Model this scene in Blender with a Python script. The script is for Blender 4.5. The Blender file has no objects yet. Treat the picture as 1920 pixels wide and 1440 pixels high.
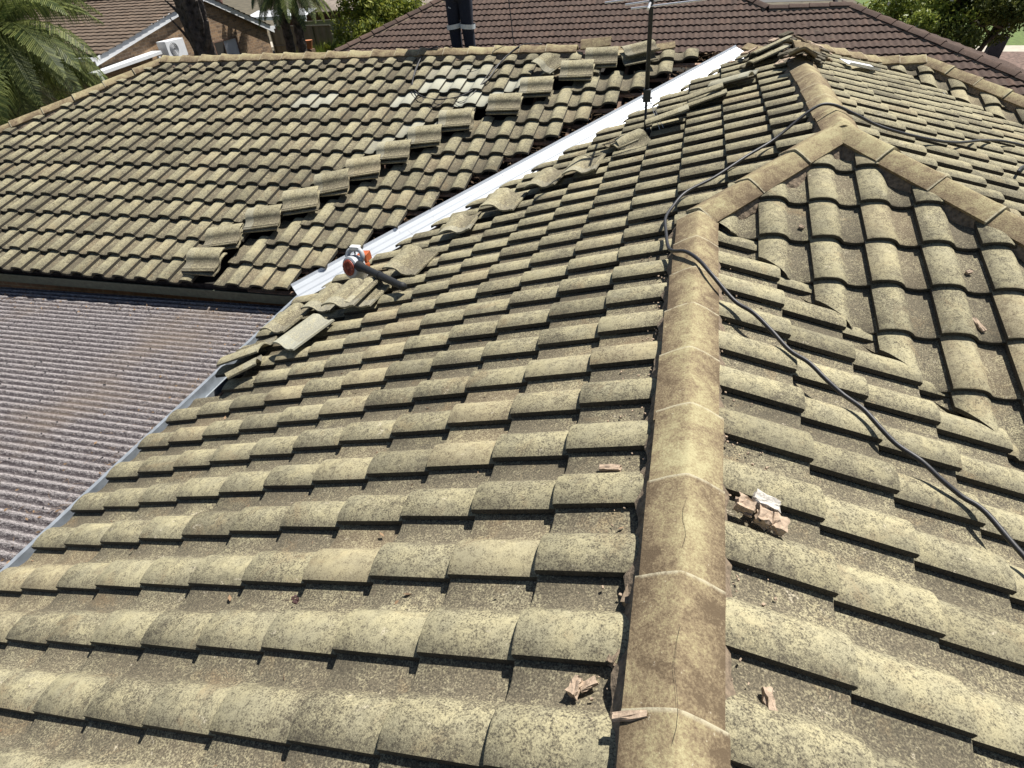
import bpy, bmesh, math, random
import numpy as np
from mathutils import Vector, Matrix
random.seed(7); rng = np.random.default_rng(7)
R = math.radians
sc = bpy.context.scene
col = sc.collection

# ---------------------------------------------------------------- camera, sky, sun
cd = bpy.data.cameras.new('camera'); cam = bpy.data.objects.new('camera', cd); col.objects.link(cam)
cam.location = (-0.1511, -0.1931, 1.6248); cam.rotation_euler = (0.9235, 0.0619, 0.2535)
cd.sensor_width = 36; cd.lens = 36 * 1133.3 / 1920; cd.clip_start = 0.05; cd.clip_end = 500
sc.camera = cam
SUN_AZ, SUN_EL = 37, 60          # azimuth from +y towards +x
w = bpy.data.worlds.new('World'); sc.world = w; w.use_nodes = True
nt = w.node_tree
sky = nt.nodes.new('ShaderNodeTexSky'); sky.sky_type = 'NISHITA'; sky.sun_disc = False
sky.sun_elevation = R(SUN_EL); sky.sun_rotation = R(SUN_AZ)
bgn = nt.nodes['Background']; nt.links.new(sky.outputs[0], bgn.inputs[0]); bgn.inputs[1].default_value = 0.05
sl = bpy.data.lights.new('sun', 'SUN'); sl.energy = 5.0; sl.angle = R(0.5); sl.color = (1.0, 0.955, 0.88)
so = bpy.data.objects.new('sun', sl); col.objects.link(so)
sd = Vector((math.sin(R(SUN_AZ)) * math.cos(R(SUN_EL)), math.cos(R(SUN_AZ)) * math.cos(R(SUN_EL)), math.sin(R(SUN_EL))))
so.rotation_euler = (-sd).to_track_quat('-Z', 'Y').to_euler()
sc.view_settings.view_transform = 'Standard'; sc.view_settings.look = 'None'
sc.view_settings.exposure = 0.66; sc.view_settings.gamma = 1

# ---------------------------------------------------------------- dimensions of the roof (metres, x right, y away)
TH = 0.3301; T = math.tan(TH); CS = math.cos(TH); SN = math.sin(TH)
G, W = 0.3465, 0.30              # course gauge, tile cover width
YV = 3.7346                      # where the near ridge meets the hipped slope
BO = 8.433                       # back slope: z = TB*(y-BO)
TB = math.tan(.3332); CB = math.cos(.3332); SB = math.sin(.3332); GB = .3303
XR = 0.88                        # upper ridge
Y1 = 8.25                        # far end of the upper ridge
YR = 9.0                         # ridge of the back wing
H1 = T * XR
ZR = TB * (YR - BO)
XE = -3.78                       # eave of the left slope
ZE = T * XE
YE = BO + XE * T / TB

# ---------------------------------------------------------------- helpers
def tag(o, label=None, cat=None, group=None, kind=None):
    if label: o['label'] = label
    if cat: o['category'] = cat
    if group: o['group'] = group
    if kind: o['kind'] = kind
    return o
def empty(name, loc=(0, 0, 0), label=None, cat=None, group=None):
    o = bpy.data.objects.new(name, None); col.objects.link(o); o.location = loc; o.empty_display_size = .1
    return tag(o, label, cat, group)
def mesh_obj(name, verts, faces, mat, parent=None, smooth=False, tint=None, world=True):
    me = bpy.data.meshes.new(name)
    me.from_pydata([tuple(map(float, v)) for v in verts], [], [tuple(map(int, f)) for f in faces])
    if tint is not None:
        at = me.color_attributes.new('tint', 'FLOAT_COLOR', 'POINT')
        at.data.foreach_set('color', np.asarray(tint, dtype=np.float32).ravel())
    mats = mat if isinstance(mat, (list, tuple)) else [mat]
    for m in mats: me.materials.append(m)
    if smooth: me.polygons.foreach_set('use_smooth', [True] * len(me.polygons))
    me.update()
    o = bpy.data.objects.new(name, me); col.objects.link(o)
    if parent:
        o.parent = parent
        if world:       # coordinates were given in the world: shift them under the parent's place
            o.matrix_parent_inverse = Matrix.Translation(-Vector(total_loc(parent)))
    return o
def total_loc(o):
    l = Vector(o.location)
    if o.parent: l += o.matrix_parent_inverse.translation + total_loc(o.parent)
    return l
class MB:
    """collects shapes in world (or local) coordinates, builds one mesh"""
    def __init__(s): s.v = []; s.f = []; s.t = []
    def add(s, v, f, tint=None):
        b = len(s.v); s.v += [tuple(map(float, p)) for p in v]; s.f += [tuple(int(i) + b for i in q) for q in f]
        s.t += [tint or (.5, .5, 0, 0)] * len(v)
        return s
    def box(s, c, size, M=None, jit=0, tint=None):
        c = Vector(c); h = Vector(size) / 2
        vs = []
        for x in (-1, 1):
            for y in (-1, 1):
                for z in (-1, 1):
                    p = Vector((x * h.x, y * h.y, z * h.z))
                    if jit: p += Vector((random.uniform(-jit, jit), random.uniform(-jit, jit), random.uniform(-jit, jit)))
                    if M: p = M @ p
                    vs.append(c + p)
        return s.add(vs, [(0, 1, 3, 2), (4, 6, 7, 5), (0, 4, 5, 1), (2, 3, 7, 6), (0, 2, 6, 4), (1, 5, 7, 3)], tint)
    def tube(s, pts, r, n=8, cap=True, tint=None):
        pts = [Vector(p) for p in pts]; rr = r if isinstance(r, (list, tuple)) else [r] * len(pts)
        up = Vector((0, 0, 1)); V = []; prev = None
        for i, p in enumerate(pts):
            d = (pts[min(i + 1, len(pts) - 1)] - pts[max(i - 1, 0)]).normalized()
            if prev is None:
                a = d.cross(up if abs(d.z) < .95 else Vector((1, 0, 0))).normalized()
            else:
                a = (prev - d * prev.dot(d)).normalized()
            prev = a; b = d.cross(a)
            for k in range(n):
                an = 2 * math.pi * k / n
                V.append(p + (a * math.cos(an) + b * math.sin(an)) * rr[i])
        F = []
        for i in range(len(pts) - 1):
            for k in range(n):
                F.append((i * n + k, i * n + (k + 1) % n, (i + 1) * n + (k + 1) % n, (i + 1) * n + k))
        if cap: F.append(tuple(range(n))[::-1]); F.append(tuple((len(pts) - 1) * n + k for k in range(n)))
        return s.add(V, F, tint)
    def build(s, name, mat, parent=None, smooth=False, world=True, bevel=0, tint=False):
        o = mesh_obj(name, s.v, s.f, mat, parent, smooth, s.t if tint else None, world)
        if bevel:
            m = o.modifiers.new('bevel', 'BEVEL'); m.width = bevel; m.segments = 2; m.limit_method = 'ANGLE'
        return o
def smooth_path(P, n=8):
    P = [Vector(p) for p in P]; out = []
    for i in range(len(P) - 1):
        p0 = P[max(i - 1, 0)]; p1 = P[i]; p2 = P[i + 1]; p3 = P[min(i + 2, len(P) - 1)]
        for k in range(n):
            t = k / n
            out.append(.5 * ((2 * p1) + (-p0 + p2) * t + (2 * p0 - 5 * p1 + 4 * p2 - p3) * t * t + (-p0 + 3 * p1 - 3 * p2 + p3) * t ** 3))
    return out + [P[-1]]

# ---------------------------------------------------------------- materials
def newmat(name):
    m = bpy.data.materials.new(name); m.use_nodes = True
    return m, m.node_tree, m.node_tree.nodes['Principled BSDF']
def N(nt, t, **k):
    n = nt.nodes.new(t)
    for a, b in k.items(): setattr(n, a, b)
    return n
def noise(nt, vec, scale, detail=4, rough=.55, dist=0):
    n = N(nt, 'ShaderNodeTexNoise'); n.inputs['Scale'].default_value = scale; n.inputs['Detail'].default_value = detail
    n.inputs['Roughness'].default_value = rough; n.inputs['Distortion'].default_value = dist
    if vec: nt.links.new(vec, n.inputs['Vector'])
    return n.outputs['Fac']
def ramp(nt, fac, stops):
    r = N(nt, 'ShaderNodeValToRGB'); el = r.color_ramp.elements
    el[0].position = stops[0][0]; el[0].color = stops[0][1] + (1,) if len(stops[0][1]) == 3 else stops[0][1]
    el[1].position = stops[-1][0]; el[1].color = stops[-1][1] + (1,)
    for p, c in stops[1:-1]:
        e = el.new(p); e.color = c + (1,)
    nt.links.new(fac, r.inputs[0]); return r.outputs[0]
def val(nt, fac, a, b):      # map range fac a..b -> 0..1 clamped
    m = N(nt, 'ShaderNodeMapRange'); m.inputs[1].default_value = a; m.inputs[2].default_value = b
    nt.links.new(fac, m.inputs[0]); return m.outputs[0]
def mix(nt, fac, a, b, mode='MIX'):
    m = N(nt, 'ShaderNodeMix', data_type='RGBA', blend_type=mode)
    for i, s in ((0, fac), (6, a), (7, b)):
        if hasattr(s, 'is_linked') or hasattr(s, 'links'): nt.links.new(s, m.inputs[i])
        elif isinstance(s, (int, float)): m.inputs[i].default_value = s
        else: m.inputs[i].default_value = tuple(s) + (1,) if len(s) == 3 else s
    return m.outputs[2]
def mth(nt, op, a, b=None, c=None):
    m = N(nt, 'ShaderNodeMath', operation=op)
    for i, s in enumerate((a, b, c)):
        if s is None: continue
        if isinstance(s, (int, float)): m.inputs[i].default_value = s
        else: nt.links.new(s, m.inputs[i])
    return m.outputs[0]
def bump(nt, bsdf, h, strength, dist):
    b = N(nt, 'ShaderNodeBump'); b.inputs['Strength'].default_value = strength; b.inputs['Distance'].default_value = dist
    nt.links.new(h, b.inputs['Height']); nt.links.new(b.outputs[0], bsdf.inputs['Normal'])
def objvec(nt): return N(nt, 'ShaderNodeTexCoord').outputs['Object']
def simple(name, c, rough=.6, metal=0, var=.15, scale=30, bmp=.2, bd=.002):
    m, nt, b = newmat(name); v = objvec(nt)
    n1 = noise(nt, v, scale, 5); 
    c2 = tuple(x * (1 - var) for x in c); c3 = tuple(min(1, x * (1 + var)) for x in c)
    nt.links.new(ramp(nt, n1, [(.3, c2), (.7, c3)]), b.inputs['Base Color'])
    b.inputs['Roughness'].default_value = rough; b.inputs['Metallic'].default_value = metal
    if bmp: bump(nt, b, n1, bmp, bd)
    return m

def tile_material(name, lichen, lichen2, dark, pan, patch, cover=.5, fine=1.0):
    """weathered concrete: brown body, yellow-green lichen on the rolls, dark speckle, pale scuffs"""
    m, nt, b = newmat(name); v = objvec(nt)
    at = N(nt, 'ShaderNodeAttribute', attribute_name='tint'); sp = N(nt, 'ShaderNodeSeparateColor'); nt.links.new(at.outputs['Color'], sp.inputs[0])
    rnd, ht, al = sp.outputs[0], sp.outputs[1], sp.outputs[2]
    big = noise(nt, v, 3.1, 3); med = noise(nt, v, 22 * fine, 6, .7, .6); fin = noise(nt, v, 95 * fine, 5, .72); spk = noise(nt, v, 210 * fine, 3, .8)
    # coverage of lichen: higher on rolls, patchy
    k = mth(nt, 'ADD', mth(nt, 'MULTIPLY', ht, .27), mth(nt, 'MULTIPLY', med, .75))
    k = mth(nt, 'ADD', k, mth(nt, 'MULTIPLY', mth(nt, 'SUBTRACT', big, .5), .55))
    k = mth(nt, 'ADD', k, mth(nt, 'MULTIPLY', mth(nt, 'SUBTRACT', rnd, .5), .06))
    k = mth(nt, 'ADD', k, mth(nt, 'MULTIPLY', mth(nt, 'SUBTRACT', fin, .5), 1.5))
    cov = val(nt, k, .50 - cover * .25, .80 - cover * .25)
    lic = mix(nt, val(nt, noise(nt, v, 9, 4), .35, .65), lichen, lichen2)
    body = mix(nt, val(nt, fin, .38, .62), dark, pan)
    c = mix(nt, cov, body, lic)
    # dark speckle over everything; denser seam side is moss plus painted-in shade
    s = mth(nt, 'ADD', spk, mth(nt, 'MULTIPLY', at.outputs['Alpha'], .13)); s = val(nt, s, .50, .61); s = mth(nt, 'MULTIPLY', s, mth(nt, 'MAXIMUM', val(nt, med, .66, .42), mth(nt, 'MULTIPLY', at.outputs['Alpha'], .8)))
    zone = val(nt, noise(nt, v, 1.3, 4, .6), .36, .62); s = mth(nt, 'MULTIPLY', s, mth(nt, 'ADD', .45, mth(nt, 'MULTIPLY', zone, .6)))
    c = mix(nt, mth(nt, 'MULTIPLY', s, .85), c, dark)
    blot = mth(nt, 'MULTIPLY', val(nt, noise(nt, v, 7.5, 6, .75, .4), .56, .66), val(nt, fin, .40, .60)); c = mix(nt, mth(nt, 'MULTIPLY', blot, .55), c, dark)
    c = mix(nt, mth(nt, 'MULTIPLY', val(nt, rnd, .86, .97), .16), c, tuple(x * k_ for x, k_ in zip(pan, (1.2, .95, .75))))
    c = mix(nt, mth(nt, 'MULTIPLY', val(nt, rnd, .10, .03), .25), c, dark)
    # rusty brown stains that run over several tiles, and grime
    st = val(nt, noise(nt, v, 2.6, 6, .7, 1.5), .56, .72); c = mix(nt, mth(nt, 'MULTIPLY', mth(nt, 'MULTIPLY', st, val(nt, fin, .35, .6)), .6), c, tuple(x * k_ for x, k_ in zip(pan, (1.25, 1.02, .8))))
    # pale scuffs and droppings
    vs = N(nt, 'ShaderNodeMapping'); vs.inputs['Scale'].default_value = (1, 1.6, 1); nt.links.new(v, vs.inputs[0])
    pz = noise(nt, vs.outputs[0], 13, 5, .6, 1.2); pm = mth(nt, 'MULTIPLY', val(nt, pz, .66, .70), val(nt, fin, .42, .56))
    c = mix(nt, mth(nt, 'MULTIPLY', pm, .75), c, patch)
    # per tile value; blue channel marks replacement tiles
    hv = N(nt, 'ShaderNodeHueSaturation'); nt.links.new(c, hv.inputs['Color'])
    nt.links.new(mth(nt, 'ADD', .92, mth(nt, 'MULTIPLY', rnd, .16)), hv.inputs['Value'])
    c = hv.outputs[0]
    newc = mix(nt, val(nt, fin, .3, .7), (.38, .38, .31), (.47, .48, .41))
    newc = mix(nt, mth(nt, 'MULTIPLY', val(nt, med, .5, .7), .6), newc, lichen)
    c = mix(nt, al, c, newc)
    nt.links.new(c, b.inputs['Base Color']); b.inputs['Roughness'].default_value = .92
    b.inputs['Specular IOR Level'].default_value = .25
    hh = mth(nt, 'ADD', mth(nt, 'MULTIPLY', fin, .6), mth(nt, 'MULTIPLY', spk, .4))
    bump(nt, b, hh, .55, .004)
    return m
M_TILE = tile_material('lichen_tile', (.445, .400, .245), (.365, .335, .220), (.066, .059, .043), (.215, .182, .125), (.55, .49, .37), cover=.46, fine=1.6)
def ridge_material():
    m, nt, b = newmat('ridge_cap'); v = objvec(nt)
    at = N(nt, 'ShaderNodeAttribute', attribute_name='tint'); sp = N(nt, 'ShaderNodeSeparateColor'); nt.links.new(at.outputs['Color'], sp.inputs[0])
    big = noise(nt, v, 4.5, 5, .65, .6); fin = noise(nt, v, 120, 5, .75); spk = noise(nt, v, 260, 3, .8); mid = noise(nt, v, 28, 5, .7)
    k = mth(nt, 'ADD', big, mth(nt, 'MULTIPLY', mth(nt, 'SUBTRACT', fin, .5), .9)); k = mth(nt, 'ADD', k, mth(nt, 'MULTIPLY', mth(nt, 'SUBTRACT', mid, .5), .5))
    k = mth(nt, 'ADD', k, mth(nt, 'MULTIPLY', mth(nt, 'SUBTRACT', sp.outputs[1], .75), .22))
    k = mth(nt, 'ADD', k, mth(nt, 'MULTIPLY', mth(nt, 'SUBTRACT', sp.outputs[0], .5), .16))
    c = ramp(nt, k, [(.28, (.12, .088, .055)), (.44, (.22, .17, .105)), (.58, (.31, .26, .15)), (.76, (.41, .37, .215))])
    c = mix(nt, mth(nt, 'MULTIPLY', val(nt, spk, .56, .68), .55), c, (.11, .08, .045))
    c = mix(nt, mth(nt, 'MULTIPLY', val(nt, noise(nt, v, 60, 3, .6), .70, .74), .6), c, (.5, .45, .36))
    c = mix(nt, mth(nt, 'MULTIPLY', sp.outputs[2], val(nt, mid, .35, .5)), c, (.46, .42, .30))
    nt.links.new(c, b.inputs['Base Color']); b.inputs['Roughness'].default_value = .92; b.inputs['Specular IOR Level'].default_value = .2
    bump(nt, b, mth(nt, 'ADD', fin, mth(nt, 'MULTIPLY', mid, .5)), .6, .005); return m
M_RIDGE = ridge_material()
M_BROWN = tile_material('brown_tile', (.125, .085, .066), (.10, .07, .056), (.05, .034, .028), (.085, .056, .045), (.30, .23, .18), cover=.5)
M_TAN = tile_material('tan_tile', (.19, .14, .10), (.16, .12, .09), (.10, .075, .055), (.14, .105, .08), (.3, .25, .2), cover=.4)
M_MORTAR = simple('mortar', (.19, .145, .10), .95, var=.45, scale=45, bmp=.9, bd=.01)
M_MORTARP = simple('pink_mortar', (.38, .29, .21), .95, var=.3, scale=60, bmp=.9, bd=.006)
M_EDGE = simple('shade_tile_edge', (.045, .040, .030), .95, var=.5, scale=90, bmp=.5, bd=.003)  # near-black colour paints in the shadow bands at tile noses and seam sides
M_DARK = simple('dark_void', (.02, .018, .015), .95)
M_UNDER = simple('tile_underside', (.045, .045, .042), .9)
M_TIMBER = simple('batten_timber', (.42, .27, .19), .85, var=.3, scale=25)
M_TIMBERD = simple('old_timber', (.16, .10, .07), .9, var=.4, scale=20)
M_ZINC = simple('zinc_white', (.60, .63, .66), .42, .25, var=.04, scale=6, bmp=.1)
M_GUT = simple('gutter_green', (.075, .085, .06), .5, 0, var=.3, scale=20)
M_GUTL = simple('gutter_grey', (.30, .33, .36), .4, .3, var=.2, scale=15)
M_BLACK = simple('black_rubber', (.022, .022, .025), .5, var=.3, scale=80)
M_POLEM = simple('dark_pole', (.03, .033, .035), .55, .4, var=.3, scale=60)
M_ALU = simple('aluminium', (.75, .76, .78), .3, .6, var=.05)
M_WHITE = simple('white_paint', (.72, .74, .76), .5, var=.05, scale=8, bmp=.05)
M_NAVY = simple('navy_cloth', (.006, .010, .024), .9, var=.4, scale=90, bmp=.5, bd=.004)
M_REFL = simple('reflective_band', (.50, .55, .58), .45, .1, var=.08)
M_SKIN = simple('skin', (.42, .25, .17), .6, var=.06)
M_GROUND = simple('ground', (.10, .085, .055), .95, var=.5, scale=1.2, bmp=.3, bd=.05)

# ---------------------------------------------------------------- tiles
US = np.array([0, .004, .018, .036, .056, .080, .104, .124, .142, .158, .170, .178, .184, .20, .222, .25, .275, .30, .328])
def prof(u):
    u = np.asarray(u, float)
    x = (u - .085) / .096
    arc = np.where(u < .085, .032 + .022 * (1 - np.abs(x) ** 2.4), .008 + .046 * (1 - np.abs(x) ** 3.0))
    pan = .007 - .011 * np.sin(math.pi * np.clip((u - .180) / .120, 0, 1))
    h = np.where(u < .180, arc, pan)
    return np.maximum(h, -.004) + np.where(u < .003, .0, 0) + np.where(u > .30, -.004, 0)
VS = [0, .007, .19, .455]
LIFT, THK = .034, .026
def tile_template(us=US, vs=VS, pf=prof, bottom=True, thk=.025, gauge=G, lift=.034):
    nu = len(us); V = []; H = pf(us); tt = []
    for j, v in enumerate(vs):
        for i, u in enumerate(us):
            h = H[i] + lift * (1 - v / gauge) - (.005 if j == 0 else 0)
            V.append((u, v, h)); tt.append((min(1, max(0, H[i] / .056)), 1))
    F = []
    idx = lambda j, i: j * nu + i
    for j in range(len(vs) - 1):
        for i in range(nu - 1): F.append((idx(j, i), idx(j, i + 1), idx(j + 1, i + 1), idx(j + 1, i)))
    b = len(V); ED = set(); tile_template.edges = ED      # bottom: two rows
    for v in (vs[0], vs[-1]):
        for i, u in enumerate(us):
            V.append((u, v, H[i] + lift * (1 - v / gauge) - thk)); tt.append((.0, 1))
    for i in range(nu - 1):
        F.append((b + i, b + i + 1, idx(0, i + 1), idx(0, i))); ED.add(len(F) - 1)    # nose
        if bottom:
            F.append((b + nu + i, b + nu + i + 1, b + i + 1, b + i))                 # underside
            F.append((idx(len(vs) - 1, i), idx(len(vs) - 1, i + 1), b + nu + i + 1, b + nu + i))
    L = len(vs) - 1
    F.append(tuple([b] + [idx(j, 0) for j in range(L + 1)] + [b + nu]))              # seam side
    F.append(tuple([b + nu - 1, b + 2 * nu - 1] + [idx(j, nu - 1) for j in range(L, -1, -1)]))
    ED |= {len(F) - 1, len(F) - 2}
    return np.array(V), F, np.array(tt), ED
TPL = tile_template()

def slope_mesh(name, mat, parent, O, a_dir, d_dir, groups, a0, s0, tpl=TPL, wd=W, g=G, special=None, jitter=1.0, side=1.0):
    """groups: list of (cells [(n,m)], planes [(point, outward normal)])  -- cells cut by the planes of their group"""
    O = np.array(O, float); A = np.array(a_dir, float); D = np.array(d_dir, float)
    Nn = np.cross(A, -D); flip = False
    if Nn[2] < 0: Nn = -Nn; flip = True
    TV, TF, TT, TE = tpl; eds = [i in TE for i in range(len(TF))]; ncell = 0
    out = bmesh.new(); lay = None
    meshes = []
    for cells, planes in groups:
        VV = []; FF = []; CC = []
        k = 0
        for (n, m) in cells:
            du, dv, dh = rng.normal(0, .0016, 3) * jitter; dh = dh * .8
            ang = rng.normal(0, .006) * jitter; tip = rng.normal(0, .004) * jitter; roll = rng.normal(0, .006) * jitter
            u = TV[:, 0] - .15; v = TV[:, 1] - .2
            uu = u * math.cos(ang) - v * math.sin(ang) + .15 + du; vv = u * math.sin(ang) + v * math.cos(ang) + .2 + dv
            hh = TV[:, 2] + dh + abs(tip) * .5 + v * tip + u * roll
            P = O + np.outer(a0 + wd * n + uu, A) + np.outer(s0 + g * m - vv, D) + np.outer(hh, Nn)
            VV.append(P); r = rng.random()
            al = 0.0 if not special else special.get((n, m), 0.0)
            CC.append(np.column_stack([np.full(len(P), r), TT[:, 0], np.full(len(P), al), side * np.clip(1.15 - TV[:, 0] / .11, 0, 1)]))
            for f in TF:
                FF.append(tuple(i + k for i in (f if not flip else f[::-1])))
            k += len(P); ncell += 1
        if not VV: continue
        me = bpy.data.meshes.new('tmp'); VV = np.concatenate(VV); CC = np.concatenate(CC)
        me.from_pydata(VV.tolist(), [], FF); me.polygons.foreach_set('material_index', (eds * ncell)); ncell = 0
        at = me.color_attributes.new('tint', 'FLOAT_COLOR', 'POINT'); at.data.foreach_set('color', CC.astype(np.float32).ravel())
        bm = bmesh.new(); bm.from_mesh(me)
        for p, nrm in planes:
            bmesh.ops.bisect_plane(bm, geom=bm.verts[:] + bm.edges[:] + bm.faces[:], dist=1e-6, plane_co=p, plane_no=nrm, clear_outer=True)
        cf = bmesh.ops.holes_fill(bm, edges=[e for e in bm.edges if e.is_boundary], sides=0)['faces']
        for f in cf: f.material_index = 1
        bm.to_mesh(me); bm.free(); out.from_mesh(me); bpy.data.meshes.remove(me)
    me = bpy.data.meshes.new(name); out.to_mesh(me); out.free()
    me.polygons.foreach_set('use_smooth', [True] * len(me.polygons))
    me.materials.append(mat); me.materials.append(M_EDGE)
    try: me.set_sharp_from_angle(angle=R(38))
    except Exception: pass
    o = bpy.data.objects.new(name, me); col.objects.link(o)
    if parent: o.parent = parent; o.matrix_parent_inverse = Matrix.Translation(-Vector(total_loc(parent)))
    return o

house = empty('tiled_house', (-1, 4, -4.2), 'house whose lichen-covered grey tiled roof fills the foreground, partly stripped beside a white valley', 'house')
S2 = 1 / math.sqrt(2)
# left slope (faces -x): seams on the camera side of each roll
sA, yA = .4979, .6968
nb = int((YV - yA) / W)
low = [(n, m) for n in range(-9, nb) for m in range(0, 11)]
missA = {(7, 10)}
high = [(n, m) for n in range(nb, 29) for m in range(-3, 11) if (n, m) not in missA]
low = [c for c in low if c not in missA]
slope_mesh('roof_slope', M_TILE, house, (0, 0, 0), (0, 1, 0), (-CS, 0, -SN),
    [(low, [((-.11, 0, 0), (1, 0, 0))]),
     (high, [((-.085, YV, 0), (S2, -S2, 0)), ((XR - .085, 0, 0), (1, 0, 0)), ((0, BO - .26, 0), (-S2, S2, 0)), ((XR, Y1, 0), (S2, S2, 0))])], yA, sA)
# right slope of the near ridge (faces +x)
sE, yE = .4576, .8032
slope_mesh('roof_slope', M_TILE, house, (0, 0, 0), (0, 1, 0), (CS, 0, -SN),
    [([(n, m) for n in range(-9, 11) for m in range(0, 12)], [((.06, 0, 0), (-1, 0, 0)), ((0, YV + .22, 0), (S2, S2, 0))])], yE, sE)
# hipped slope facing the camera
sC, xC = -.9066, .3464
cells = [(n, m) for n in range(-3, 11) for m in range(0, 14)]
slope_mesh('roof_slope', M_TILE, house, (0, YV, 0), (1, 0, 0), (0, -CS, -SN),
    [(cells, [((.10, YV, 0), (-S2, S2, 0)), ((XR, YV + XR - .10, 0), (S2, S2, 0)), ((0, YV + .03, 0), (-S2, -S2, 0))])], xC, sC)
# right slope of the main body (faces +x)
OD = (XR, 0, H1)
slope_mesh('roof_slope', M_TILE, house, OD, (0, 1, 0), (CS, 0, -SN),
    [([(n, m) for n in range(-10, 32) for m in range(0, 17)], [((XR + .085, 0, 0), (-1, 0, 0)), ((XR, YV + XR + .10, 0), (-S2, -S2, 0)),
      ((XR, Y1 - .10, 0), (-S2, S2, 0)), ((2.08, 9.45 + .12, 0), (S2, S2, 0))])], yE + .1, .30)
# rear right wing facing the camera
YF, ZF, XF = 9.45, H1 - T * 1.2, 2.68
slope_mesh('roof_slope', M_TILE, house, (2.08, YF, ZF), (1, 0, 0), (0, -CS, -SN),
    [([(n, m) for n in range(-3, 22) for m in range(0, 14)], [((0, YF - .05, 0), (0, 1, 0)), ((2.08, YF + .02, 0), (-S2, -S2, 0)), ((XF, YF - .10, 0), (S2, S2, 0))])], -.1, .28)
# back wing facing the camera, seams on the right of each roll
yB, zB, xB = 4.6536, -1.3082, -7.9096
XL = -8.45                       # left end of the back ridge
last = {m: 13 + m for m in range(0, 15)}
holes = {(10, 0), (10, 1), (11, 2), (12, 3), (13, 4), (14, 5), (15, 6), (16, 7), (17, 8), (18, 9), (19, 9), (20, 10), (21, 11), (24, 12), (23, 12)}
cellsB = [(n, m) for m in range(0, 14) for n in range(-22, 30) if n <= last[m] and (n, m) not in holes]
newt = {(9, 10): .6, (10, 10): .6, (15, 11): .8, (16, 11): .8, (17, 11): .8, (14, 10): .8, (17, 10): .8, (18, 10): .7, (15, 12): .35, (16, 12): .4, (17, 12): .4,
        (19, 11): .7, (20, 11): .8, (15, 8): .5, (16, 8): .5, (14, 7): .4, (18, 9): .4}
sp = {(-n, m): v for (n, m), v in newt.items()}
TPLB = tile_template(gauge=GB, lift=.046, thk=.034)
slope_mesh('roof_slope', M_TILE, house, (0, yB, zB), (-1, 0, 0), (0, -CB, -SB),
    [([(-n, m) for n, m in cellsB], [((0, YR - .08, 0), (0, 1, 0)), ((XL, YR - .13, 0), (-S2, S2, 0))])],
    -xB, 0, tpl=TPLB, special=sp, g=-GB)

# ---- rear faces (seen only from another position)
def quad(name, pts, mat, parent): return mesh_obj(name, pts, [tuple(range(len(pts)))], mat, parent)
quad('rear_slope', [(XL, YR, ZR - .03), (XR - .45, YR, ZR - .03), (1.2, 12.4, -1.33), (-12.2, 12.4, -1.33)][::-1], M_TILE, house)
quad('rear_slope', [(XL, YR, ZR - .03), (-12.2, 12.4, -1.33), (XL - 4.3, YR - 4.3, -1.50)], M_TILE, house)
quad('rear_slope', [(XR, Y1, H1 - .03), (2.08, YF, ZF - .03), (XF, YF, ZF - .03), (5.5, 12.0, -1.3), (1.2, 12.4, -1.33), (.45, YR, ZR - .03)], M_TILE, house)
quad('rear_slope', [(XF, YF, ZF - .03), (6.2, 5.9, -1.35), (5.5, 12.0, -1.3)], M_TILE, house)
# underlay below the slopes, dark timber space
ul = MB()
d = .15
def uq(*p): ul.add([(x, y, z - d) for x, y, z in p], [tuple(range(len(p)))])
uq((XE, -3, ZE), (0, -3, 0), (0, YV, 0), (XE, YV, ZE))
uq((XE, YV, ZE), (0, YV, 0), (XR, YV + XR, H1), (XR, Y1, H1), (YR - BO, YR, ZR), (XE, YE, ZE))
uq((0, -3, 0), (4.2, -3, -T * 4.2), (4.2, YV - 4.2, -T * 4.2), (0, YV, 0))
uq((0, YV, 0), (4.2, YV - 4.2, -T * 4.2), (5.6, YV - 4.2, -T * 4.2), (XR, YV + XR, H1))
uq((XR, YV + XR, H1), (5.6, YV - 4.2, -1.44), (5.5, 6.0, -1.44), (2.08, YF, ZF), (XR, Y1, H1))
uq((2.08, YF, ZF), (5.5, 6.0, -1.44), (6.2, 5.9, -1.44), (XF, YF, ZF))
uq((-12.6, YE, ZE), (XE, YE, ZE), (YR - BO, YR, ZR), (XL, YR, ZR))
ul.build('underlay', M_DARK, house)

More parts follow.
